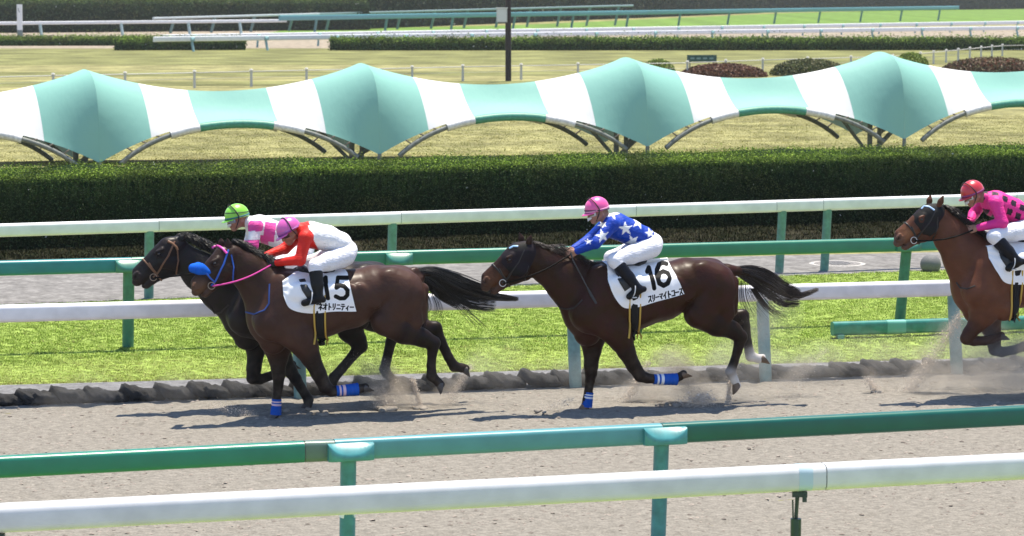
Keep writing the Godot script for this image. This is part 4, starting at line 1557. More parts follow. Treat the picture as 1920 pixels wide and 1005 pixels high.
func horse_specs() -> Array:
	var V := func(l: Array) -> Array:
		var out := []
		for i in range(0, l.size(), 2):
			out.append(Vector2(l[i], l[i + 1]))
		return out
	var a := {
		"label": "dark bay horse with cloth number 16 ridden by the rider in star-printed blue", "s": 183.7, "cx": 1190.0, "g": 765.0, "pos": Vector3(1.252, 0, 0.07), "dx": 0.0, "dy": 0.0, "cdx": 0.0, "cdy": 0.0,
		"coat": Color(0.036, 0.0138, 0.008), "dark": Color(0.015, 0.008, 0.006), "face": Color(0.026, 0.012, 0.008), "muzzle": Color(0.06, 0.033, 0.024),
		"neck": [[996, 478, 0, 22.5, .64], [1024, 499, 0, 30, .6], [1066, 526, 0, 44, .66]], "poll": POLL, "nose": NOSE, "turn": 0.0, "ears": [[989, 460, 996, 439], [980, 457, 973, 434]],
		"legs": {
			"near_fore": [[1146, 612, 30, 27], [1161, 632, 29, 23], [1172, 656, 27, 17], [1186, 684, 25, 13], [1199, 703, 24, 12], [1212, 708, 24, 9.5], [1240, 711, 24, 8], [1263, 711, 24, 9], [1275, 705, 24, 7.5], [1281, 700, 24, 7]],
			"far_fore": [[1100, 600, -26, 32], [1110, 630, -25, 25], [1110, 656, -24, 17], [1108, 685, -23, 13], [1108, 700, -23, 11.5], [1106, 714, -23, 9], [1103, 735, -23, 8], [1101, 750, -23, 9], [1099, 758, -23, 8], [1098, 763, -23, 7]],
			"near_hind": [[1338, 546, 24, 43], [1309, 586, 28, 28], [1345, 606, 26, 24], [1375, 619, 24, 16], [1390, 632, 24, 13], [1384, 658, 24, 8.8], [1378, 678, 24, 8.2], [1371, 698, 24, 10, 1], [1379, 714, 24, 7.5, 1], [1384, 724, 24, 7, 1]],
			"far_hind": [[1335, 550, -24, 42], [1325, 582, -28, 31], [1368, 600, -26, 20], [1397, 593, -24, 13], [1403, 612, -24, 9.5], [1407, 640, -24, 8.5], [1411, 660, -24, 9, 1], [1414, 670, -24, 10, 1], [1429, 675, -24, 8, 1], [1437, 673, -24, 7, 1]],
		},
		"horn": Color(0.19, 0.13, 0.09), "wraps": [[1224, 710, 24, 9.5, 1268, 710.5, 24, 11.5], [1104, 735, -23, 8.8, 1100, 763, -23, 10.5]],
		"tail": [[1384, 507, 0, 8, 3], [1410, 514, 0, 15, 4], [1442, 527, 0, 19, 6], [1474, 546, 0, 17, 8], [1506, 555, 0, 9, 8], [1540, 541, 0, 3, 6]],
		"wisps": [[1386, 525, 1384, 560, 1388, 590, 14], [1398, 530, 1402, 565, 1425, 600, 18], [1415, 540, 1440, 575, 1468, 596, 40]],
		"hair": Color(0.02, 0.011, 0.008), "mane": [[994, 454, 18, 3], [1015, 466, 24, 6], [1040, 480, 28, 20], [1062, 486, 26, 18], [1090, 492, 22, 6], [1122, 497, 16, 3]],
		"hood": Color(0.012, 0.011, 0.012), "browband": V.call([956, 466, 963, 462, 971, 462]), "brow": Color(0.3, 0.5, 0.72), "marks": [[936, 495, 3, 0.018, Vector3(0.8, 1, 0.6)], [932, 500, 0, 0.02, Vector3(0.9, 1, 1)], [918, 515, 2, 0.022, Vector3(0.8, 1.2, 0.9)]], "tans": [[930, 520, 12, 0.09, Color(0.085, 0.036, 0.018)]],
		"breast": V.call([1042, 565, 1049, 575, 1060, 578, 1074, 576, 1090, 560]), "cloth_o": Vector2(1128, 482), "print": "16", "girth": Vector2(1187, 570),
		"cloth_top": V.call([1134, 497, 1160, 494, 1190, 491, 1220, 489, 1249, 487]), "cloth_low": V.call([1136, 520, 1150, 558, 1174, 576, 1226, 564, 1279, 549]),
	}
	var b := a.duplicate(true)
	b.merge({
		"label": "bay horse with a blue sheepskin noseband under the red and white rider", "s": 186.2, "cx": 605.0, "g": 780.0, "pos": Vector3(-1.865, 0, 0.6), "dx": -590.0, "dy": 15.0, "cdx": -587.0, "cdy": 19.0,
		"coat": Color(0.058, 0.029, 0.021), "dark": Color(0.014, 0.009, 0.008), "face": Color(0.028, 0.016, 0.012), "muzzle": Color(0.06, 0.034, 0.024),
		"neck": [[443, 485, 10, 22.5, .64], [469, 511, 4, 33, .6], [499, 541, 0, 46, .66]], "poll": Vector2(434, 464), "nose": Vector2(371, 541), "turn": 26.0, "tilt": 6.0, "head": 1.0, "ears": [[434, 468, 432, 446], [421, 465, 417, 445]],
		"legs": {
			"near_fore": [[556, 628, 30, 28], [571, 648, 29, 23], [580, 668, 27, 18], [594, 698, 25, 14], [606, 724, 24, 12.5], [617, 732, 24, 10], [642, 731, 24, 8.2], [664, 729, 24, 9], [675, 727, 24, 7.5], [680, 725, 24, 7]],
			"far_fore": [[508, 615, -26, 33], [516, 648, -25, 26], [517, 672, -24, 18], [517, 690, -23, 13], [518, 703, -23, 12], [517, 722, -23, 9.5], [514, 744, -23, 8], [513, 762, -23, 9], [512, 770, -23, 8], [512, 776, -23, 7]],
			"near_hind": [[746, 561, 24, 43], [718, 601, 28, 28], [752, 620, 26, 25], [785, 634, 24, 17], [805, 644, 24, 13.5], [803, 664, 24, 9], [801, 686, 24, 8.5], [802, 706, 24, 10], [814, 718, 24, 8], [819, 722, 24, 7.5]],
			"far_hind": [[745, 565, -24, 42], [735, 597, -28, 31], [780, 618, -26, 20], [807, 617, -24, 13], [817, 640, -24, 10], [832, 672, -24, 9], [838, 682, -24, 9], [843, 690, -24, 10], [858, 693, -24, 8.5], [864, 694, -24, 8]],
		},
		"turns": {"near_fore": 0.15}, "horn": Color(0.1, 0.09, 0.085), "stripe": Color(0.72, 0.5, 0.55), "wraps": [[626, 732, 24, 9.8, 666, 729, 24, 12], [514, 748, -23, 9, 512, 777, -23, 10.5]],
		"tail": [[770, 510, 0, 7, 3], [804, 514, 0, 12, 5], [838, 532, 0, 20, 8], [878, 550, 0, 20, 10], [920, 560, 0, 13, 9], [962, 561, 0, 4, 6]],
		"wisps": [[785, 535, 790, 575, 780, 612, 16], [800, 545, 812, 580, 795, 600, 14], [838, 560, 875, 590, 905, 615, 12], [880, 530, 905, 545, 925, 535, 14]],
		"hair": Color(0.007, 0.006, 0.006), "mane": [[436, 455, 20, 6], [455, 464, 24, 8], [478, 482, 26, 10], [500, 492, 24, 10], [520, 503, 20, 4]],
		"browband": V.call([404, 464, 412, 461, 424, 468, 431, 476]), "brow": Color(0.75, 0.08, 0.42), "marks": [], "tans": [[920, 527, 14, 0.075, Color(0.1, 0.052, 0.03)]], "strap": Color(0.015, 0.09, 0.42), "sheepskin": true,
		"breast": V.call([508, 532, 508, 568, 500, 580, 480, 588, 462, 584]), "breast_c": Color(0.012, 0.05, 0.22), "cloth_o": Vector2(528, 505), "print": "15", "girth": Vector2(599, 582),
		"cloth_top": V.call([532, 528, 552, 516, 585, 512, 615, 510, 648, 513]), "cloth_low": V.call([534, 553, 546, 577, 581, 586, 622, 583, 665, 582]),
	}, true)
	b.erase("hood")
	var c := a.duplicate(true)
	c.merge({
		"label": "black horse with a tan leather bridle on the rail side, under the lime-capped rider", "cell": 0.0135, "s": 182.2, "cx": 500.0, "g": 762.0, "pos": Vector3(-2.475, 0, 0.0), "dx": -640.0, "dy": 7.0, "cdx": -640.0, "cdy": 8.0,
		"coat": Color(0.023, 0.0185, 0.017), "dark": Color(0.012, 0.01, 0.01), "face": Color(0.017, 0.015, 0.015), "muzzle": Color(0.03, 0.024, 0.022),
		"neck": [[347, 481, 0, 25, .64], [377, 508, 0, 34, .6], [419, 537, 0, 46, .66]], "poll": Vector2(334, 447), "nose": Vector2(258, 521), "turn": 0.0, "ears": [[340, 452, 352, 440], [332, 450, 345, 436]],
		"legs": {
			"near_fore": [[506, 619, 30, 27], [517, 644, 29, 21], [527, 668, 27, 16], [540, 694, 25, 12], [549, 709, 24, 11], [558, 724, 24, 9], [566, 738, 24, 8.5], [572, 748, 24, 9.5], [571, 757, 24, 8], [570, 761, 24, 7]],
			"far_fore": [[460, 607, -26, 31], [470, 634, -25, 24], [473, 656, -24, 17], [469, 690, -23, 13.5], [467, 708, -23, 12], [480, 711, -23, 9.5], [504, 703, -23, 8.5], [522, 694, -23, 9], [534, 686, -23, 7.5], [540, 683, -23, 7]],
			"near_hind": [[693, 553, 24, 43], [642, 591, 28, 29], [650, 618, 26, 24], [662, 636, 24, 17], [668, 648, 24, 13.5], [654, 666, 24, 9.5], [634, 690, 24, 9], [619, 707, 24, 10], [616, 720, 24, 8], [618, 726, 24, 7.5]],
			"far_hind": [[695, 557, -24, 42], [690, 590, -28, 32], [720, 610, -26, 22], [732, 620, -24, 14], [722, 642, -24, 10], [714, 676, -24, 9], [710, 694, -24, 10], [714, 703, -24, 9], [722, 711, -24, 8], [726, 715, -24, 7.5]],
		},
		"tail": [[746, 513, 0, 5, 3], [780, 520, 0, 9, 5], [815, 540, 0, 14, 8], [850, 556, 0, 14, 9], [885, 560, 0, 4, 6]], "wisps": [], "horn": Color(0.06, 0.05, 0.045),
		"hair": Color(0.009, 0.008, 0.009), "mane": [[338, 446, 14, 8], [352, 447, 22, 9], [376, 462, 28, 12], [400, 474, 26, 12], [430, 486, 24, 8], [478, 500, 20, 4]],
		"browband": V.call([321, 453, 328, 456, 336, 463, 338, 468]), "brow": Color(0.24, 0.12, 0.06), "marks": [], "tans": [], "strap": Color(0.17, 0.08, 0.04),
		"breast": V.call([396, 574, 402, 586, 414, 584, 430, 570]), "cloth_o": Vector2(488, 490), "girth": Vector2(547, 578),
		"cloth_top": V.call([494, 505, 520, 502, 550, 499, 580, 497, 609, 495]), "cloth_low": V.call([496, 528, 510, 566, 534, 584, 586, 572, 639, 557]),
	}, true)
	c.erase("hood")
	c.erase("wraps")
	c.erase("print")
	var d := a.duplicate(true)
	d.merge({
		"label": "reddish bay horse in a black hood coming in at the right edge", "cell": 0.015, "s": 178.2, "cx": 1930.0, "g": 741.4, "pos": Vector3(5.36, 0, -0.8), "dx": 738.0, "dy": -42.0, "cdx": 722.0, "cdy": -36.0,
		"coat": Color(0.115, 0.044, 0.024), "dark": Color(0.05, 0.022, 0.014), "face": Color(0.09, 0.036, 0.021), "muzzle": Color(0.1, 0.055, 0.04),
		"neck": [[1765, 412, 0, 24, .64], [1786, 442, 0, 32, .6], [1818, 480, 0, 45, .66]], "poll": Vector2(1756, 388), "nose": Vector2(1680, 449), "turn": 0.0, "ears": [[1760, 388, 1770, 366], [1744, 386, 1748, 364]],
		"legs": {
			"near_fore": [[1850, 566, 30, 30], [1846, 586, 29, 25], [1836, 604, 27, 17], [1822, 622, 25, 13], [1816, 632, 24, 12], [1830, 637, 24, 9.5], [1852, 637, 24, 8.5], [1866, 634, 24, 9], [1878, 630, 24, 7.5], [1884, 627, 24, 7]],
			"far_fore": [[1850, 570, -26, 32], [1866, 596, -25, 25], [1874, 618, -24, 17], [1878, 640, -23, 13], [1880, 655, -23, 11.5], [1894, 660, -23, 9.5], [1918, 656, -23, 8.5], [1936, 650, -23, 9], [1948, 644, -23, 7.5], [1954, 641, -23, 7]],
			"near_hind": [[2078, 506, 24, 44], [2046, 543, 28, 31], [2083, 564, 26, 24], [2113, 577, 24, 16], [2128, 590, 24, 13], [2122, 616, 24, 8.8], [2116, 636, 24, 8.2], [2109, 656, 24, 10], [2117, 672, 24, 7.5], [2122, 682, 24, 7]],
			"far_hind": [[2073, 508, -24, 42], [2063, 540, -28, 31], [2106, 558, -26, 20], [2135, 551, -24, 13], [2141, 570, -24, 9.5], [2145, 598, -24, 8.5], [2149, 618, -24, 9], [2152, 628, -24, 10], [2167, 633, -24, 8], [2175, 631, -24, 7]],
		},
		"tail": [[2126, 463, 0, 5, 3], [2150, 468, 0, 10, 4], [2180, 482, 0, 16, 6], [2212, 504, 0, 17, 8], [2244, 513, 0, 9, 8], [2278, 499, 0, 3, 6]], "wisps": [], "horn": Color(0.08, 0.06, 0.05),
		"hair": Color(0.012, 0.008, 0.007), "mane": [[1766, 390, 20, 6], [1778, 400, 30, 10], [1796, 418, 36, 12], [1820, 434, 38, 10], [1846, 446, 24, 4]],
		"hood": Color(0.014, 0.012, 0.014), "browband": V.call([1729, 393, 1734, 388, 1742, 389, 1751, 395]), "brow": Color(0.35, 0.5, 0.68), "marks": [[964, 470, 5, 0.03, Vector3(0.6, 1.2, 0.7)]], "tans": [[930, 516, 12, 0.07, Color(0.2, 0.085, 0.04)]],
		"breast": V.call([1796, 528, 1802, 538, 1812, 540, 1826, 534]), "cloth_o": Vector2(1844, 446), "girth": Vector2(1906, 535),
		"cloth_top": V.call([1850, 463, 1880, 457, 1912, 455, 1942, 453, 1971, 451]), "cloth_low": V.call([1852, 484, 1866, 508, 1888, 530, 1948, 528, 2001, 513]),
	}, true)
	d.erase("wraps")
	d.erase("print")
	return [a, b, c, d]


# ================================================================ riders
func head_frame(r: Dictionary, gr: Grid) -> Array:
	var f2: Vector2 = r.face.normalized()
	var o: Vector3 = gr.p(r.head.x, r.head.y, r.get("head_w", 0.0))
	var fw := Vector3(f2.x, -f2.y, r.get("look", 0.12)).normalized()
	var up := Vector3(0, 0, 1).cross(fw).normalized() * -1.0
	if up.y < 0:
		up = -up
	up = (up - fw * up.dot(fw)).normalized()
	var sd := fw.cross(up)
	if sd.z < 0:
		sd = -sd
	return [o, fw, up, sd]


func hand(f: Flesh, at: Vector3, d: Vector3, palm: Vector3, c: Color, big := 1.0) -> void:
	# a fist round a rein: wrist at, direction d of the forearm, palm faces palm
	var n := (palm - d * palm.dot(d)).normalized()
	var b := d.cross(n)
	f.limb(at - d * 0.03, at + d * 0.02, 0.028 * big, 0.027 * big, 1.0, 0.012, c)
	for i in 4:
		var s := (i - 1.5) * 0.0205 * big
		var long: float = [0.92, 1.0, 0.95, 0.78][i] * big
		var k0 := at + d * 0.018 + b * s * 0.75
		var k1 := at + d * (0.082 * long) + b * s + n * -0.004
		f.limb(k0, k1, 0.0145 * big, 0.0115 * big, 1.0, 0.01, c)
		var k2 := k1 + (d * 0.55 + n * 0.83) * 0.037 * long
		var k3 := k2 + (d * -0.5 + n * 0.86) * 0.026 * long
		var k4 := k3 + (d * -0.95 + n * -0.2) * 0.02 * long
		f.limb(k1, k2, 0.0105 * big, 0.0098 * big, 1.0, 0.004, c)
		f.limb(k2, k3, 0.0098 * big, 0.009 * big, 1.0, 0.004, c)
		f.limb(k3, k4, 0.009 * big, 0.0078 * big, 1.0, 0.004, c)
	var t0 := at + d * 0.026 - b * 0.026 * big + n * 0.006
	var t1 := t0 + (d * 0.62 - b * 0.5 + n * 0.45) * 0.036 * big
	var t2 := t1 + (d * 0.55 + b * 0.3 + n * 0.7) * 0.03 * big
	f.limb(t0, t1, 0.0135 * big, 0.011 * big, 1.0, 0.006, c)
	f.limb(t1, t2, 0.0108 * big, 0.009 * big, 1.0, 0.004, c)


func plan_rider(r: Dictionary, gr: Grid) -> void:
	r.grid = gr
	var k := 1.0 / gr.s
	var skin_c := Color(0.34, 0.18, 0.125)
	var j: Dictionary = r.joints
	var P := func(n: String) -> Vector3:
		return gr.p(j[n][0], j[n][1], j[n][2])
	var body := Flesh.new()
	body.cell = 0.02
	var silk := Flesh.new()
	silk.cell = 0.0092
	var white := Flesh.new()
	white.cell = 0.0105
	# figure and clothes share the joints; clothes are a little fuller
	var trunk := [["chest", 25.5, 1.3], ["mid", 23.0, 1.25], ["waist", 19.5, 1.3], ["pelvis", 20.5, 1.25]]
	for i in 3:
		var a: Array = trunk[i]
		var b: Array = trunk[i + 1]
		body.limb(P.call(a[0]), P.call(b[0]), a[1] * 0.86 * k, b[1] * 0.86 * k, a[2], 0.03, skin_c)
		if i < 2:
			silk.limb(P.call(a[0]), P.call(b[0]), a[1] * k, b[1] * k, a[2], 0.03, Color.WHITE)
	silk.limb(P.call("waist"), P.call("waist") + (P.call("pelvis") - P.call("waist")) * 0.3, 19.5 * k, 19.0 * k, 1.3, 0.03, Color.WHITE)
	white.limb(P.call("waist"), P.call("pelvis"), 18.2 * k, 20.5 * k, 1.28, 0.03, Color.WHITE)
	body.limb(P.call("neck"), P.call("chest"), 10 * k, 16 * k, 1.1, 0.03, skin_c)
	silk.limb(P.call("neck"), P.call("chest"), 11.5 * k, 20 * k, 1.3, 0.03, Color.WHITE)
	for s in ["n", "f"]:
		var sh: Vector3 = P.call("shoulder_" + s)
		var el: Vector3 = P.call("elbow_" + s)
		var wr: Vector3 = P.call("wrist_" + s)
		body.limb(P.call("chest"), sh, 14 * k, 10 * k, 1.0, 0.03, skin_c)
		body.limb(sh, el, 10 * k, 7.5 * k, 1.0, 0.02, skin_c)
		body.limb(el, wr, 7.5 * k, 4.8 * k, 1.0, 0.015, skin_c)
		silk.limb(P.call("chest").lerp(sh, 0.4), sh, 15 * k, 12.5 * k, 1.0, 0.03, Color.WHITE)
		silk.limb(sh, el, 12.5 * k, 10.0 * k, 1.0, 0.02, Color.WHITE)
		silk.limb(el, wr.lerp(el, 0.08), 10.0 * k, 6.6 * k, 1.0, 0.02, Color.WHITE)
		# loose cloth gathered at the elbow and along the sleeve
		var fold := (sh + el) * 0.5
		silk.limb(fold - Vector3(0, 0.02, 0), el - Vector3(0, 0.012, 0), 8 * k, 8.5 * k, 1.0, 0.012, Color.WHITE)
		var hp: Vector3 = P.call("hip_" + s)
		var kn: Vector3 = P.call("knee_" + s)
		var an: Vector3 = P.call("ankle_" + s)
		body.limb(hp, kn, 17 * k, 11.5 * k, 1.0, 0.03, skin_c)
		body.limb(kn, an, 10.5 * k, 6.0 * k, 1.0, 0.02, skin_c)
		body.limb(an, P.call("toe_" + s), 6 * k, 4 * k, 1.0, 0.02, skin_c)
		white.limb(hp, hp.lerp(kn, 0.55), 19.5 * k, 17 * k, 1.0, 0.035, Color.WHITE)
		white.limb(hp.lerp(kn, 0.55), kn, 17 * k, 13.5 * k, 1.0, 0.03, Color.WHITE)
		white.limb(kn, kn.lerp(an, 0.42), 13.0 * k, 10.5 * k, 1.0, 0.02, Color.WHITE)
		# creases behind the knee and over the hip
		white.limb(hp.lerp(kn, 0.1) + Vector3(0.02, -0.06, 0), hp.lerp(kn, 0.5) + Vector3(0, -0.05, 0), 9 * k, 8 * k, 1.0, 0.01, Color.WHITE)
		var boot := Flesh.new()
		boot.cell = 0.0095
		var bc: Color = r.boot
		boot.limb(kn.lerp(an, 0.24), kn.lerp(an, 0.6), 12.8 * k, 11.2 * k, 1.0, 0.01, bc)
		boot.limb(kn.lerp(an, 0.6), an, 11.2 * k, 8.0 * k, 1.0, 0.02, bc)
		var toe: Vector3 = P.call("toe_" + s)
		boot.limb(an, toe, 8.4 * k, 6.0 * k, 0.85, 0.02, bc)
		boot.limb(an, an + (an - toe).normalized() * 0.045 + (an - kn).normalized() * 0.03, 6.6 * k, 5.6 * k, 0.85, 0.015, bc)
		boot.limb(an.lerp(toe, 0.25) + (an - kn).normalized() * 0.03, toe + (an - kn).normalized() * 0.012, 3.6 * k, 3.4 * k, 1.3, 0.008, bc * 0.5)
		r["boot_" + s] = boot
		jobs.append(boot)
	# head and hands, on finer grids of their own
	var hf := head_frame(r, gr)
	r.frame = hf
	var H := func(x: float, y: float, z: float) -> Vector3:
		return hf[0] + hf[1] * x + hf[2] * y + hf[3] * z
	var head := Flesh.new()
	head.cell = 0.006
	head.tone = 0.08
	var hd := [[-.015, .03, 0, .088, .015, .02, 0, .086, .86, .03], [.02, -.01, 0, .07, .04, -.05, 0, .058, .86, .03], [.03, -.06, 0, .052, .062, -.095, 0, .026, .95, .025], [.062, -.098, 0, .022, .07, -.1, 0, .018, 1.2, .015], [.078, .008, 0, .017, .098, -.03, 0, .0125, .8, .012], [.098, -.03, 0, .012, .106, -.042, 0, .0125, 1.1, .008]]
	for q in hd:
		head.limb(H.call(q[0], q[1], q[2]), H.call(q[4], q[5], q[6]), q[3], q[7], q[8], q[9], skin_c)
	for w in [1.0, -1.0]:
		head.limb(H.call(.072, .018, .012 * w), H.call(.058, .016, .045 * w), .012, .012, 1.0, .012, skin_c * 0.9)
		head.limb(H.call(.062, -.035, .036 * w), H.call(.045, -.05, .05 * w), .022, .02, 1.0, .02, skin_c * Color(1.1, 0.92, 0.9))
		head.limb(H.call(.03, -.075, .045 * w), H.call(-.01, -.045, .066 * w), .018, .02, 1.0, .02, skin_c)
		head.limb(H.call(-.012, -.002, .078 * w), H.call(-.008, -.04, .074 * w), .016, .011, .45, .006, skin_c * Color(1.08, 0.88, 0.85))
		head.limb(H.call(.073, -.006, .03 * w), H.call(.072, -.006, .034 * w), .012, .012, 1.0, .006, Color(0.5, 0.48, 0.45))
		head.limb(H.call(.1, -.043, .009 * w), H.call(.094, -.043, .012 * w), .0075, .007, 1.0, .006, skin_c)
	head.limb(H.call(.092, -.072, 0), H.call(.082, -.074, .018), .0085, .006, 1.0, .004, Color(0.33, 0.12, 0.1))
	head.limb(H.call(.092, -.072, 0), H.call(.082, -.074, -.018), .0085, .006, 1.0, .004, Color(0.33, 0.12, 0.1))
	head.limb(H.call(.09, -.082, 0), H.call(.082, -.083, .013), .008, .006, 1.0, .004, Color(0.34, 0.13, 0.11))
	head.limb(H.call(-.03, -.05, 0), P.call("neck"), .056, .058, 1.0, .03, skin_c)
	# cropped black hair under the helmet
	head.limb(H.call(-.05, -.005, 0), H.call(-.06, -.045, 0), .068, .055, .95, .015, Color(0.012, 0.01, 0.009))
	r.head_body = head
	var hn := Flesh.new()
	hn.cell = 0.0052
	for s in ["n", "f"]:
		var el: Vector3 = P.call("elbow_" + s)
		var wr: Vector3 = P.call("wrist_" + s)
		var d := (wr - el).normalized()
		hand(hn, wr, (d + Vector3(-0.3, -0.05, 0)).normalized(), Vector3(0.1, -0.5, -1.0 if s == "n" else 1.0), r.get("glove", skin_c), 1.08)
	r.hands = hn
	r.body = body
	r.silk = silk
	r.white = white
	for f in [head, hn, body, silk, white]:
		jobs.append(f)


func star(p: Vector2, c: Vector2, size: float, turn: float) -> bool:
	var d := p - c
	var r := d.length() / size
	if r > 1.0:
		return false
	var a := fposmod(d.angle() + PI * 0.5 + turn, TAU / 5.0) - TAU / 10.0
	# distance to the slanted side of a five-pointed star
	var q := Vector2(cos(TAU / 10.0 - absf(a)), sin(TAU / 10.0 - absf(a))) * r
	var inner := Vector2(cos(TAU / 10.0), sin(TAU / 10.0)) * 0.4
	var edge := inner - Vector2(1, 0)
	return edge.cross(q - Vector2(1, 0)) >= 0.0


func silk_colour(kind: String, p: Vector2, sleeve: bool, w: float) -> Color:
	match kind:
		"stars":
			for s in [[1170, 428, 14.5, 0.1], [1195, 416, 14, -0.3], [1184, 452, 14, 0.5], [1126, 442, 14, 0.2], [1146, 399, 14, 0.9], [1101, 452, 7, 0.0], [1128, 421, 8, 0.4], [1216, 436, 11, 0.2], [1150, 455, 9, 0.3]]:
				if star(p, Vector2(s[0], s[1]), s[2], s[3]):
					return Color(0.78, 0.79, 0.82)
			return Color(0.006, 0.045, 0.36)
		"yoke":
			var notch := 4.0 if p.y < 424.0 else 0.0
			if sleeve or p.x < 574.0 + (p.y - 418.0) * 0.42 + notch:
				return Color(0.62, 0.022, 0.014)
			return Color(0.8, 0.8, 0.82)
		"blocks":
			var pink := Color(0.66, 0.07, 0.3)
			var light := Color(0.76, 0.75, 0.76)
			if sleeve:
				var t := p.y
				return pink if (t > 414.0 and t < 434.0) or t > 450.0 else light
			var u := Vector2(p.x - 497.0, p.y - 416.0).rotated(-0.12)
			if (u.x > 0.0 and u.x < 20.0 and u.y > 0.0 and u.y < 36.0) or (u.x > -6.0 and u.x < 9.0 and u.y > 26.0 and u.y < 48.0) or (u.x > 30.0 and u.x < 50.0 and u.y > -2.0 and u.y < 22.0):
				return pink
			return light
		"checks":
			var pink := Color(0.72, 0.035, 0.26)
			if sleeve:
				return pink
			var d := p - Vector2(1885, 373)
			# a slanted lattice of squares
			var det := 17.0 * 24.0 - 9.0 * 8.0
			var i := (d.x * 24.0 - d.y * 9.0) / det
			var j := (17.0 * d.y - 8.0 * d.x) / det
			var near_ := d - Vector2(17, 8) * roundf(i) - Vector2(9, 24) * roundf(j)
			near_ = near_.rotated(-0.3)
			if maxf(absf(near_.x), absf(near_.y)) < 5.6 and p.y < 420.0:
				return Color(0.02, 0.008, 0.02)
			return pink
	return Color.WHITE


func finish_rider(r: Dictionary, horse: Dictionary) -> void:
	var gr: Grid = r.grid
	var o := thing("person", r.label, "person", horse.pos, asin(HEAD_SIN), "riders of the race")
	r.root = o
	var flesh := coloured(0.55, 0.4)
	flesh.subsurf_scatter_enabled = true
	flesh.subsurf_scatter_strength = 0.1
	obj("body", mesh_of(r.body, [r.head_body, r.hands]), flesh, o)
	# silks, coloured by their print
	var silk: Flesh = r.silk
	var tintd := PackedColorArray()
	tintd.resize(silk.verts.size())
	for i in silk.verts.size():
		var v := silk.verts[i]
		tintd[i] = silk_colour(r.print, gr.back(v), silk.near[i] >= 4, v.z)
	silk.cols = tintd
	var cloth := coloured(0.55, 0.35)
	cloth.heightmap_enabled = true
	cloth.heightmap_texture = tex["bump"]
	cloth.heightmap_scale = 0.8
	cloth.uv1_triplanar = true
	cloth.uv1_scale = Vector3(1.1, 1.9, 1.4)
	obj("silks", mesh_of(silk), cloth, o)
	var white: Flesh = r.white
	white.cols.fill(Color(0.74, 0.74, 0.79))
	obj("breeches", mesh_of(white), cloth, o)
	var leather := coloured(0.38, 0.3)
	for s in ["n", "f"]:
		obj("boot", mesh_of(r["boot_" + s]), leather, o)
	# helmet
	var hf: Array = r.frame
	var H := func(x: float, y: float, z: float) -> Vector3:
		return hf[0] + hf[1] * x + hf[2] * y + hf[3] * z
	var shell := paint(r.cap, 0.35, 0.5)
	shell.clearcoat_enabled = true
	shell.clearcoat = 0.4
	shell.clearcoat_roughness = 0.2
	var st := begin()
	var rings := []
	for i in 15:
		var t := lerpf(0.02, 1.0, i / 14.0)
		var ring := []
		for jj in 32:
			var a := TAU * jj / 32.0
			var low := PI * 0.5 + 0.12 + 0.2 * (1.0 - cos(a)) * 0.5
			var ph := t * low
			ring.append(H.call(-.008 + .128 * sin(ph) * cos(a), .022 + .118 * cos(ph), .106 * sin(ph) * sin(a)))
		rings.append(ring)
	var lip := []
	for v in rings[14]:
		lip.append(v.lerp(H.call(-.008, .012, 0), 0.1))
	rings.append(lip)
	rings.reverse()
	skin(st, rings, true, false)
	var helmet := obj("helmet", done(st), shell, o)
	# peak
	st = begin()
	rings = []
	for i in 13:
		var a := lerpf(-1.0, 1.0, i / 12.0)
		var out := 0.048 * (1.0 - pow(absf(a), 3.0)) + 0.003
		var base := Vector3(-.008 + .126 * cos(a), .006, .105 * sin(a))
		var tip := Vector3(-.008 + (.126 + out) * cos(a * 0.9), -.006, .105 * sin(a) * (1.0 + out * 1.2))
		rings.append([H.call(base.x - 0.006, base.y + 0.006, base.z), H.call(tip.x, tip.y + 0.004, tip.z), H.call(tip.x, tip.y, tip.z), H.call(base.x - 0.006, base.y - 0.002, base.z)])
	skin(st, rings, true, true)
	obj("peak", done(st), shell if not r.has("peak_c") else paint(r.peak_c, 0.4), helmet)
	# band round the helmet and goggle strap
	for q in r.bands:
		st = begin()
		rings = []
		for jj in 41:
			var a := lerpf(-PI, PI, jj / 40.0)
			var ph: float = PI * 0.5 + q[0] + q[1] * (1.0 - cos(a)) * 0.5
			var ring := []
			for e in [[-1.0, .995], [-1.0, 1.03], [1.0, 1.03], [1.0, .995]]:
				var p2: float = ph + e[0] * q[2]
				ring.append(H.call(-.008 + .128 * e[1] * sin(p2) * cos(a), .022 + .118 * e[1] * cos(p2), .106 * e[1] * sin(p2) * sin(a)))
			rings.append(ring)
		skin(st, rings, true, false)
		obj("helmet_band", done(st), paint(q[3], 0.6), helmet)
	# strap over the cap and down to the chin
	st = begin()
	var line := []
	for i in 41:
		var a := TAU * i / 40.0
		var y := cos(a)
		line.append(H.call(.012 + (0.03 * y if y > 0 else -0.045 * y) * (1.0 if r.get("strap_fwd", true) else -1.0), .02 + (.124 * y if y > 0 else .128 * y), .111 * sin(a) * (1.0 if y > -0.3 else lerpf(1.0, 0.62, minf(1.0, (-y - 0.3) / 0.7)))))
	tube(st, line, [0.006], 6)
	obj("chin_strap", done(st), paint(r.get("strap_c", Color(0.02, 0.012, 0.02)), 0.6), helmet)
	# goggles: foam frame and lens
	st = begin()
	rings = []
	for i in 15:
		var a := lerpf(-0.95, 0.95, i / 14.0)
		var ring := []
		for jj in 12:
			var b := TAU * jj / 12.0
			var nose := 0.012 * exp(-pow(a / 0.16, 2.0))
			var rr := .096 + .012 * cos(b)
			ring.append(H.call(-.008 + rr * cos(a) * 1.06, -.006 + .031 * sin(b) + (nose if sin(b) < 0 else 0.0), rr * sin(a)))
		rings.append(ring)
	skin(st, rings)
	var goggles := obj("goggle_frame", done(st), paint(r.get("frame_c", Color(0.6, 0.62, 0.64)), 0.35), o)
	st = begin()
	rings = []
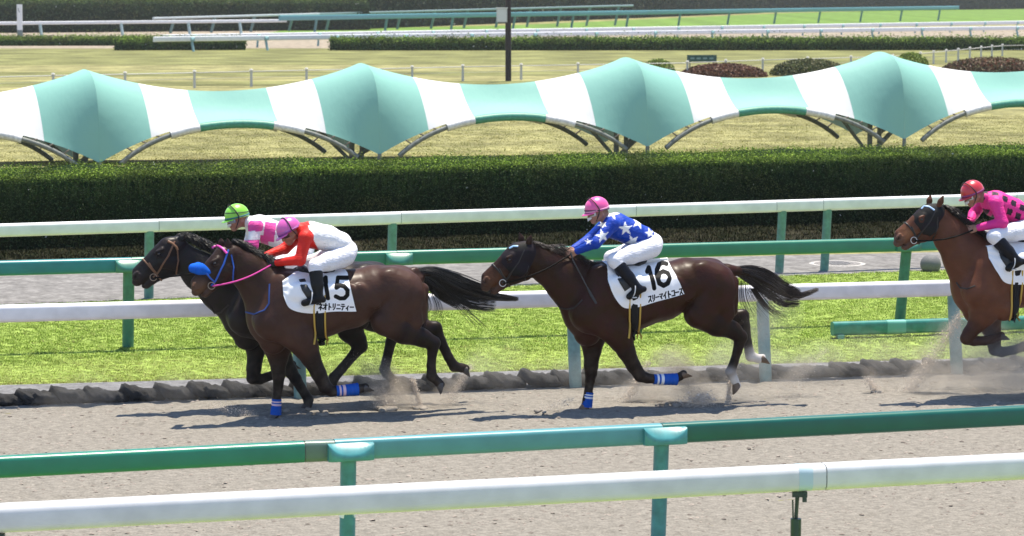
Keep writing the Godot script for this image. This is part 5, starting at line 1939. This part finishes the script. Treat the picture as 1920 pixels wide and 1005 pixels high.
	for i in 13:
		var a := lerpf(-0.8, 0.8, i / 12.0)
		var ring := []
		for jj in 10:
			var b := TAU * jj / 10.0
			ring.append(H.call(-.008 + (.111 + .004 * cos(b)) * cos(a) * 1.03, -.004 + .02 * sin(b), (.111 + .004 * cos(b)) * sin(a)))
		rings.append(ring)
	skin(st, rings)
	obj("goggle_lens", done(st), paint(r.get("lens", Color(0.03, 0.03, 0.035)), 0.1, 0.7), goggles)
	if r.get("mask", false):
		# pale guard below the goggles
		st = begin()
		rings = []
		for i in 9:
			var a := lerpf(-0.6, 0.6, i / 8.0)
			rings.append([H.call(.112 * cos(a), -.036, .085 * sin(a)), H.call(.117 * cos(a), -.038, .088 * sin(a)), H.call(.128 * cos(a) - 0.02 * absf(a), -.078 + .03 * absf(a), .055 * sin(a)), H.call(.123 * cos(a) - 0.02 * absf(a), -.076 + .03 * absf(a), .052 * sin(a))])
		skin(st, rings)
		obj("goggle_guard", done(st), paint(Color(0.7, 0.72, 0.74), 0.3), goggles)
	# stirrup and its leather, hung on the saddle: part of the horse
	var hr: Node3D = horse.root
	for s in ["n", "f"]:
		var an: Vector3 = gr.p(r.joints["ankle_" + s][0], r.joints["ankle_" + s][1], r.joints["ankle_" + s][2])
		var toe: Vector3 = gr.p(r.joints["toe_" + s][0], r.joints["toe_" + s][1], r.joints["toe_" + s][2])
		var mid := an.lerp(toe, 0.55) + Vector3(0, -0.012, 0)
		st = begin()
		var loop := []
		for i in 25:
			var a := TAU * i / 24.0
			loop.append(mid + Vector3(0.012 * cos(a), 0.03 + (0.052 if cos(a) < 0 else 0.075) * cos(a), 0.055 * sin(a)))
		tube(st, loop, [0.0055], 6, false)
		box(st, mid + Vector3(0, -0.026, 0), Vector3(0.045, 0.01, 0.1))
		obj("stirrup", done(st), paint(Color(0.55, 0.56, 0.58), 0.25, 0.7), horse.saddle)
		var top: Vector3 = gr.p(r.leather.x, r.leather.y, 40.0 if s == "n" else -40.0)
		st = begin()
		tube(st, [top, top.lerp(mid + Vector3(0, 0.1, 0), 0.5), mid + Vector3(0, 0.1, 0)], [0.009], 6)
		obj("stirrup_leather", done(st), paint(Color(0.015, 0.013, 0.012), 0.5), horse.saddle)
	# reins from bit to hands
	var hm: Callable = horse.hm
	for w in ([1.0, -1.0] if horse.turn == 0.0 else [1.0]):
		var a: Vector3 = hm.call(945, 530, 14.0 * w)
		var nm := "wrist_n" if w > 0 else "wrist_f"
		var b: Vector3 = gr.p(r.joints[nm][0] - 8, r.joints[nm][1] + 4, r.joints[nm][2])
		st = begin()
		var pts := []
		for i in 13:
			var t := i / 12.0
			pts.append(a.lerp(b, t) + Vector3(0, -0.03 * sin(PI * t), (0.05 * sin(PI * t)) * w))
		tube(st, pts, [0.0085], 6)
		obj("rein", done(st), paint(r.get("rein", Color(0.008, 0.007, 0.006)), 0.75, 0.25), hr)


func rider_specs() -> Array:
	return [
		{
			"label": "rider in royal blue with white stars and a pink helmet on horse 16", "print": "stars", "cap": Color(0.75, 0.09, 0.32), "bands": [[0.02, 0.16, 0.07, Color(0.72, 0.3, 0.5)], [-0.12, 0.5, 0.05, Color(0.05, 0.02, 0.04)]], "boot": Color(0.007, 0.007, 0.008), "face": Vector2(-0.95, 0.3), "head": Vector2(1117, 394), "mask": true, "lens": Color(0.16, 0.11, 0.03), "leather": Vector2(1168, 512),
			"joints": {"neck": [1137, 412, 0], "chest": [1154, 423, 0], "mid": [1180, 434, 0], "waist": [1204, 443, 0], "pelvis": [1221, 455, 0], "shoulder_n": [1146, 420, 33], "shoulder_f": [1141, 413, -33], "elbow_n": [1114, 455, 42], "elbow_f": [1106, 446, -40], "wrist_n": [1078, 471, 15], "wrist_f": [1071, 467, -9],
				"hip_n": [1219, 463, 17], "hip_f": [1216, 460, -17], "knee_n": [1149, 487, 45], "knee_f": [1146, 482, -45], "ankle_n": [1193, 541, 62], "ankle_f": [1190, 536, -62], "toe_n": [1176, 554, 62], "toe_f": [1173, 549, -62]},
		},
		{
			"label": "rider in white with red sleeves and a pink helmet, nearest of the leading pair", "print": "yoke", "cap": Color(0.62, 0.1, 0.38), "bands": [[0.02, 0.16, 0.08, Color(0.25, 0.05, 0.28)], [-0.18, 0.5, 0.04, Color(0.45, 0.15, 0.45)]], "boot": Color(0.008, 0.008, 0.009), "face": Vector2(-0.84, 0.54), "head": Vector2(541, 434), "frame_c": Color(0.05, 0.03, 0.03), "lens": Color(0.02, 0.012, 0.012), "leather": Vector2(580, 535), "glove": Color(0.012, 0.012, 0.013), "rein": Color(0.62, 0.07, 0.32), "look": 0.25, "strap_fwd": false,
			"joints": {"neck": [560, 430, 0], "chest": [580, 441, 0], "mid": [610, 447, 0], "waist": [634, 456, 0], "pelvis": [645, 470, 0], "shoulder_n": [573, 446, 33], "shoulder_f": [562, 434, -33], "elbow_n": [564, 488, 42], "elbow_f": [530, 466, -40], "wrist_n": [517, 493, 15], "wrist_f": [494, 481, -8],
				"hip_n": [643, 480, 17], "hip_f": [638, 476, -17], "knee_n": [591, 499, 46], "knee_f": [576, 492, -45], "ankle_n": [598, 558, 62], "ankle_f": [582, 548, -62], "toe_n": [572, 567, 62], "toe_f": [556, 557, -62]},
		},
		{
			"label": "rider in pink and white blocks with a lime green helmet on the black horse", "print": "blocks", "cap": Color(0.24, 0.62, 0.045), "bands": [[0.02, 0.16, 0.06, Color(0.04, 0.18, 0.2)], [-0.5, 0.5, 0.035, Color(0.015, 0.02, 0.02)]], "boot": Color(0.007, 0.007, 0.008), "face": Vector2(-0.96, 0.28), "head": Vector2(443, 408), "mask": true, "frame_c": Color(0.3, 0.36, 0.45), "lens": Color(0.2, 0.26, 0.36), "leather": Vector2(540, 520), "glove": Color(0.05, 0.12, 0.3), "look": 0.2,
			"joints": {"neck": [464, 416, 0], "chest": [484, 428, 0], "mid": [516, 440, 0], "waist": [545, 451, 0], "pelvis": [563, 464, 0], "shoulder_n": [479, 425, 33], "shoulder_f": [470, 418, -33], "elbow_n": [476, 460, 44], "elbow_f": [462, 452, -42], "wrist_n": [462, 484, 15], "wrist_f": [452, 478, -8],
				"hip_n": [561, 474, 17], "hip_f": [557, 470, -17], "knee_n": [514, 500, 45], "knee_f": [508, 494, -45], "ankle_n": [552, 552, 60], "ankle_f": [548, 546, -60], "toe_n": [534, 564, 60], "toe_f": [530, 558, -60]},
		},
		{
			"label": "rider in bright pink with black squares and a red helmet at the right edge", "print": "checks", "cap": Color(0.5, 0.018, 0.03), "bands": [[0.02, 0.18, 0.09, Color(0.22, 0.035, 0.15)]], "boot": Color(0.007, 0.007, 0.008), "face": Vector2(-0.9, 0.42), "head": Vector2(1827, 363), "mask": true, "lens": Color(0.12, 0.08, 0.03), "leather": Vector2(1882, 478),
			"joints": {"neck": [1853, 370, 0], "chest": [1873, 382, 0], "mid": [1904, 393, 0], "waist": [1931, 404, 0], "pelvis": [1949, 417, 0], "shoulder_n": [1866, 381, 33], "shoulder_f": [1856, 373, -33], "elbow_n": [1878, 417, 44], "elbow_f": [1838, 400, -42], "wrist_n": [1834, 427, 16], "wrist_f": [1822, 421, -8],
				"hip_n": [1946, 425, 17], "hip_f": [1942, 421, -17], "knee_n": [1862, 443, 45], "knee_f": [1858, 438, -45], "ankle_n": [1905, 490, 62], "ankle_f": [1901, 485, -62], "toe_n": [1887, 502, 62], "toe_f": [1883, 497, -62]},
		},
	]


func build_race() -> void:
	var horses := horse_specs()
	var riders := rider_specs()
	for h in horses:
		plan_horse(h)
	for i in 4:
		plan_rider(riders[i], horses[i].grid)
	var group := WorkerThreadPool.add_group_task(mesh_job, jobs.size(), -1, true)
	WorkerThreadPool.wait_for_group_task_completion(group)
	for i in 4:
		finish_horse(horses[i])
		finish_rider(riders[i], horses[i])
	# the whip of the rider in blue
	var gr: Grid = horses[0].grid
	var w := thing("whip", "black riding whip held along the neck of horse 16", "whip", horses[0].pos, asin(HEAD_SIN))
	var st := begin()
	tube(st, [gr.p(1068, 473, 30), gr.p(1072, 487, 38), gr.p(1088, 517, 48)], [0.009, 0.008, 0.006], 8)
	obj("handle", done(st), paint(Color(0.015, 0.014, 0.014), 0.5), w)
	st = begin()
	tube(st, [gr.p(1088, 517, 48), gr.p(1100, 540, 52)], [0.006, 0.005], 8)
	obj("shaft", done(st), paint(Color(0.05, 0.055, 0.06), 0.4), w)
	st = begin()
	tube(st, [gr.p(1099, 538, 52), gr.p(1106, 552, 53), gr.p(1115, 567, 54)], [0.009, 0.015, 0.012], 8)
	obj("flap", done(st), paint(Color(0.03, 0.034, 0.04), 0.5), w)


# ================================================================ dust thrown up by the hooves
func build_dust() -> void:
	var m := FogMaterial.new()
	m.albedo = Color(0.93, 0.88, 0.81)
	m.density = 0.5
	var veil := FogMaterial.new()
	veil.albedo = Color(0.93, 0.9, 0.85)
	veil.density = 0.16
	var dense := FogMaterial.new()
	dense.albedo = Color(0.9, 0.84, 0.76)
	dense.density = 0.7
	# [label, plumes: from, to, radius at start and end, how many puffs, kind]
	var plumes := [
		["low dust cloud behind the hooves of the leading pair", [[Vector3(-.95, .04, .05), Vector3(-1.6, .3, -.1), .1, .2, 16, 0], [Vector3(-1.2, .03, .15), Vector3(-.5, .06, -.1), .12, .12, 14, 0], [Vector3(-.7, .05, -.15), Vector3(-.4, .42, -.3), .09, .07, 10, 0], [Vector3(-.9, .06, .05), Vector3(-1.35, .32, .0), .05, .12, 9, 2], [Vector3(-.4, .3, -.3), Vector3(-.2, .75, -.5), .2, .16, 7, 1], [Vector3(-2.3, .04, .3), Vector3(-1.6, .08, .2), .12, .12, 9, 1]]],
		["dust cloud rising under the hind legs of horse 16", [[Vector3(1.3, .06, -.4), Vector3(2.2, .1, -.4), .14, .16, 20, 0], [Vector3(2.05, .04, -.3), Vector3(1.6, .45, -.4), .1, .2, 16, 0], [Vector3(1.95, .03, -.2), Vector3(1.72, .25, -.3), .07, .1, 12, 0], [Vector3(1.2, .03, -.4), Vector3(1.42, .4, -.5), .1, .07, 10, 0], [Vector3(2.1, .3, -.5), Vector3(2.6, .95, -.6), .16, .28, 12, 1], [Vector3(2.8, .04, -.8), Vector3(3.2, .45, -.9), .14, .08, 12, 0], [Vector3(.9, .05, -.6), Vector3(1.5, .2, -.6), .16, .18, 10, 1]]],
		["tall dust plume thrown up under the horse at the right edge", [[Vector3(4.2, .03, -1.0), Vector3(4.85, .9, -1.1), .09, .06, 12, 2], [Vector3(4.3, .06, -1.0), Vector3(4.8, .8, -1.1), .16, .12, 8, 0], [Vector3(4.5, .1, -.75), Vector3(5.7, .3, -.75), .24, .28, 16, 1], [Vector3(4.75, .4, -.6), Vector3(5.1, .9, -.6), .16, .2, 9, 1], [Vector3(3.7, .05, -1.2), Vector3(5.4, .12, -1.3), .16, .18, 14, 0], [Vector3(3.9, .03, -1.1), Vector3(3.78, .2, -1.1), .07, .09, 8, 2], [Vector3(5.1, .15, -.4), Vector3(5.6, .3, -.4), .12, .16, 8, 0], [Vector3(4.75, .4, -.42), Vector3(5.45, .62, -.42), .12, .16, 14, 0]]],
		["thin veil of dust hanging low over the inner edge of the track", [[Vector3(-5.0, .08, .0), Vector3(-1.5, .1, -.8), .18, .18, 26, 1], [Vector3(-1.5, .1, -.9), Vector3(2.5, .14, -1.7), .2, .24, 30, 1], [Vector3(2.5, .14, -1.8), Vector3(5.8, .25, -2.3), .26, .34, 28, 1]]],
	]
	for p in plumes:
		var o := thing("dust_cloud", p[0], "dust", Vector3(p[1][0][0].x, 0, p[1][0][0].z))
		for q in p[1]:
			for i in q[4]:
				var t := rng.randf()
				var r: float = lerpf(q[2], q[3], t) * rng.randf_range(0.6, 1.4)
				var v := FogVolume.new()
				v.name = "dust"
				v.shape = RenderingServer.FOG_VOLUME_SHAPE_ELLIPSOID
				v.size = Vector3(r * rng.randf_range(1.6, 3.2), r * rng.randf_range(1.2, 2.2), r * 1.8)
				v.material = [m, veil, dense][q[5]]
				v.position = q[0].lerp(q[1], t) + Vector3(rng.randfn(0, 0.5), rng.randfn(0, 0.25), rng.randfn(0, 0.4)) * r - o.position
				v.rotation = Vector3(rng.randf_range(-0.3, 0.3), 0.24, atan2(q[1].y - q[0].y, q[1].x - q[0].x) + rng.randf_range(-0.4, 0.4))
				o.add_child(v, true)
	# flying sand: grains along the plumes
	var grain := begin()
	grain.set_smooth_group(-1)
	for f in [[0, 1, 2], [0, 2, 3], [0, 3, 1], [1, 3, 2]]:
		for i in f:
			grain.add_vertex([Vector3(0, 1, 0), Vector3(0.9, -0.4, 0), Vector3(-0.5, -0.4, 0.8), Vector3(-0.5, -0.4, -0.8)][i])
	var gm := done(grain)
	var places: Array[Transform3D] = []
	var tints := PackedColorArray()
	# [from, to, width at start, width at end, count, grain size]
	var jets := [
		[Vector3(-0.95, 0.0, 0.1), Vector3(-1.55, .5, 0.0), .05, .2, 2600, .0035], [Vector3(-0.93, 0.0, 0.05), Vector3(-1.02, .3, 0.0), .03, .03, 900, .006], [Vector3(-0.68, 0.02, -0.1), Vector3(-0.42, .4, -0.2), .09, .035, 1800, .004], [Vector3(-1.25, 0.02, 0.1), Vector3(-1.4, .22, 0.1), .16, .08, 2600, .005],
		[Vector3(2.05, 0.0, -.2), Vector3(1.62, .42, -.3), .1, .14, 2600, .0035], [Vector3(1.85, 0.0, -.05), Vector3(1.98, .1, -.05), .2, .1, 2200, .006], [Vector3(2.22, 0.0, -.1), Vector3(2.24, .26, -.15), .03, .03, 900, .006], [Vector3(1.18, 0.02, -.3), Vector3(1.42, .42, -.4), .08, .04, 1800, .0045], [Vector3(2.2, 0.2, -.4), Vector3(2.7, 1.0, -.5), .12, .3, 1600, .003], [Vector3(2.85, 0.02, -.7), Vector3(3.3, .5, -.8), .15, .05, 1300, .0035],
		[Vector3(4.2, 0.0, -1.0), Vector3(4.85, .95, -1.1), .12, .06, 4200, .005], [Vector3(4.9, .2, -.9), Vector3(5.0, 1.0, -1.0), .2, .25, 1800, .0035], [Vector3(3.88, 0.0, -1.0), Vector3(3.75, .16, -1.0), .06, .05, 900, .005], [Vector3(5.3, 0.0, -1.0), Vector3(5.2, .4, -1.1), .3, .2, 2600, .004], [Vector3(0.3, 0.0, 0.2), Vector3(0.62, .1, 0.1), .08, .05, 700, .004], [Vector3(-2.6, 0, .6), Vector3(-3.0, .12, .6), .08, .1, 500, .004],
	]
	for j in jets:
		for i in j[4] * 2:
			var t := pow(rng.randf(), 1.3)
			var w: float = lerpf(j[2], j[3], t)
			var at: Vector3 = j[0].lerp(j[1], t) + Vector3(rng.randfn(0, 0.5), rng.randfn(0, 0.3), rng.randfn(0, 0.5)) * w
			if at.y < 0.0:
				continue
			var s: float = j[5] * 0.62 * rng.randf_range(0.5, 1.4) * (1.0 if rng.randf() > 0.02 else 3.0)
			places.append(Transform3D(Basis.from_euler(Vector3(rng.randf() * TAU, rng.randf() * TAU, 0)).scaled(Vector3(s, s, s)), at))
			var k := rng.randf_range(0.5, 0.75)
			tints.append(Color(k, k * 0.88, k * 0.75))
	tag(scatter("flying_sand", gm, coloured(0.95, 0.2), places, tints), "grains of sand and clods flying up behind the hooves", "sand")
	# ridges and pits left by hooves
	var clod: Flesh
	for q in [[1.62, .0, -.12, .13, .035], [-1.95, 0.0, .55, .16, .04], [-1.28, 0.0, .2, .15, .045], [-.95, 0, .1, .07, .03], [0.28, 0, .3, .07, .02], [3.85, 0, -1.0, .07, .04], [-2.35, 0, .35, .09, .04]]:
		clod = Flesh.new()
		clod.cell = 0.012
		clod.tone = 0.4
		for i in 7:
			var at: Vector3 = Vector3(rng.randfn(0, 0.5), 0.0, rng.randfn(0, 0.4)) * q[3]
			clod.limb(at, at + Vector3(rng.randf_range(-.4, .4) * q[3], q[4] * rng.randf_range(0.1, 0.6), 0), q[4] * 0.7, q[4] * 0.5, 1.3, 0.02, Color(0.235, 0.212, 0.182))
		clod.build()
		var o := obj("dirt_clod", mesh_of(clod), coloured(0.95, 0.2), null, Vector3(q[0], q[1], q[2]))
		tag(o, {1.62: "flat brown clod kicked up behind horse 16", -1.95: "heap of dirt under the leading hooves of the bay horse", -1.28: "broad dirt clod under the pair's hind hooves", -.95: "small upright clod right of the broad clod", 0.28: "small clod left of the planted bandaged leg of horse 16", 3.85: "small pointed clod left of the right-hand dust plume", -2.35: "little ridge of dirt in front of the black horse's hoof"}[q[0]], "dirt clod")


func _ready() -> void:
	rng.seed = 20240
	# camera
	var cam := Camera3D.new()
	cam.name = "camera"
	add_child(cam)
	cam.position = Vector3(0, 4.25, 27.7)
	cam.rotation_degrees = Vector3(-5.816, 0, 0)
	cam.fov = 11.19
	cam.near = 0.5
	cam.far = 4000.0
	cam.current = true
	var lens := CameraAttributesPhysical.new()
	lens.frustum_focal_length = 122.5
	lens.frustum_focus_distance = 27.8
	lens.frustum_near = 0.5
	lens.frustum_far = 4000.0
	lens.exposure_aperture = 7.0
	cam.attributes = lens
	# sky, air, exposure
	var env := Environment.new()
	env.background_mode = Environment.BG_SKY
	var sky_m := ProceduralSkyMaterial.new()
	sky_m.sky_top_color = Color(0.42, 0.53, 0.70)
	sky_m.sky_horizon_color = Color(0.80, 0.83, 0.85)
	sky_m.sky_curve = 0.12
	sky_m.ground_bottom_color = Color(0.35, 0.32, 0.26)
	sky_m.ground_horizon_color = Color(0.6, 0.6, 0.56)
	var sky := Sky.new()
	sky.sky_material = sky_m
	env.sky = sky
	env.background_energy_multiplier = 1.1
	env.ambient_light_source = Environment.AMBIENT_SOURCE_SKY
	env.tonemap_mode = Environment.TONE_MAPPER_LINEAR
	env.tonemap_exposure = 1.9
	env.sdfgi_enabled = true
	env.ssao_enabled = true
	env.ssil_enabled = true
	env.fog_enabled = true
	env.fog_density = 0.00018
	env.fog_light_color = Color(0.86, 0.87, 0.87)
	env.volumetric_fog_enabled = true
	env.volumetric_fog_density = 0.0
	var we := WorldEnvironment.new()
	we.name = "world_environment"
	we.environment = env
	add_child(we)
	# sun: high, behind the horses and a little to the right
	var sun := DirectionalLight3D.new()
	sun.name = "sun"
	sun.light_energy = 1.45
	sun.light_color = Color(1.0, 0.96, 0.89)
	sun.light_angular_distance = 0.5
	sun.shadow_enabled = true
	add_child(sun)
	sun.look_at_from_position(Vector3.ZERO, Vector3(-0.1, -0.96, 0.19))
	ground_materials()
	build_ground()
	build_hedges()
	build_rails()
	build_edge_bags()
	build_canopy()
	build_small_things()
	build_grass()
	build_race()
	build_dust()
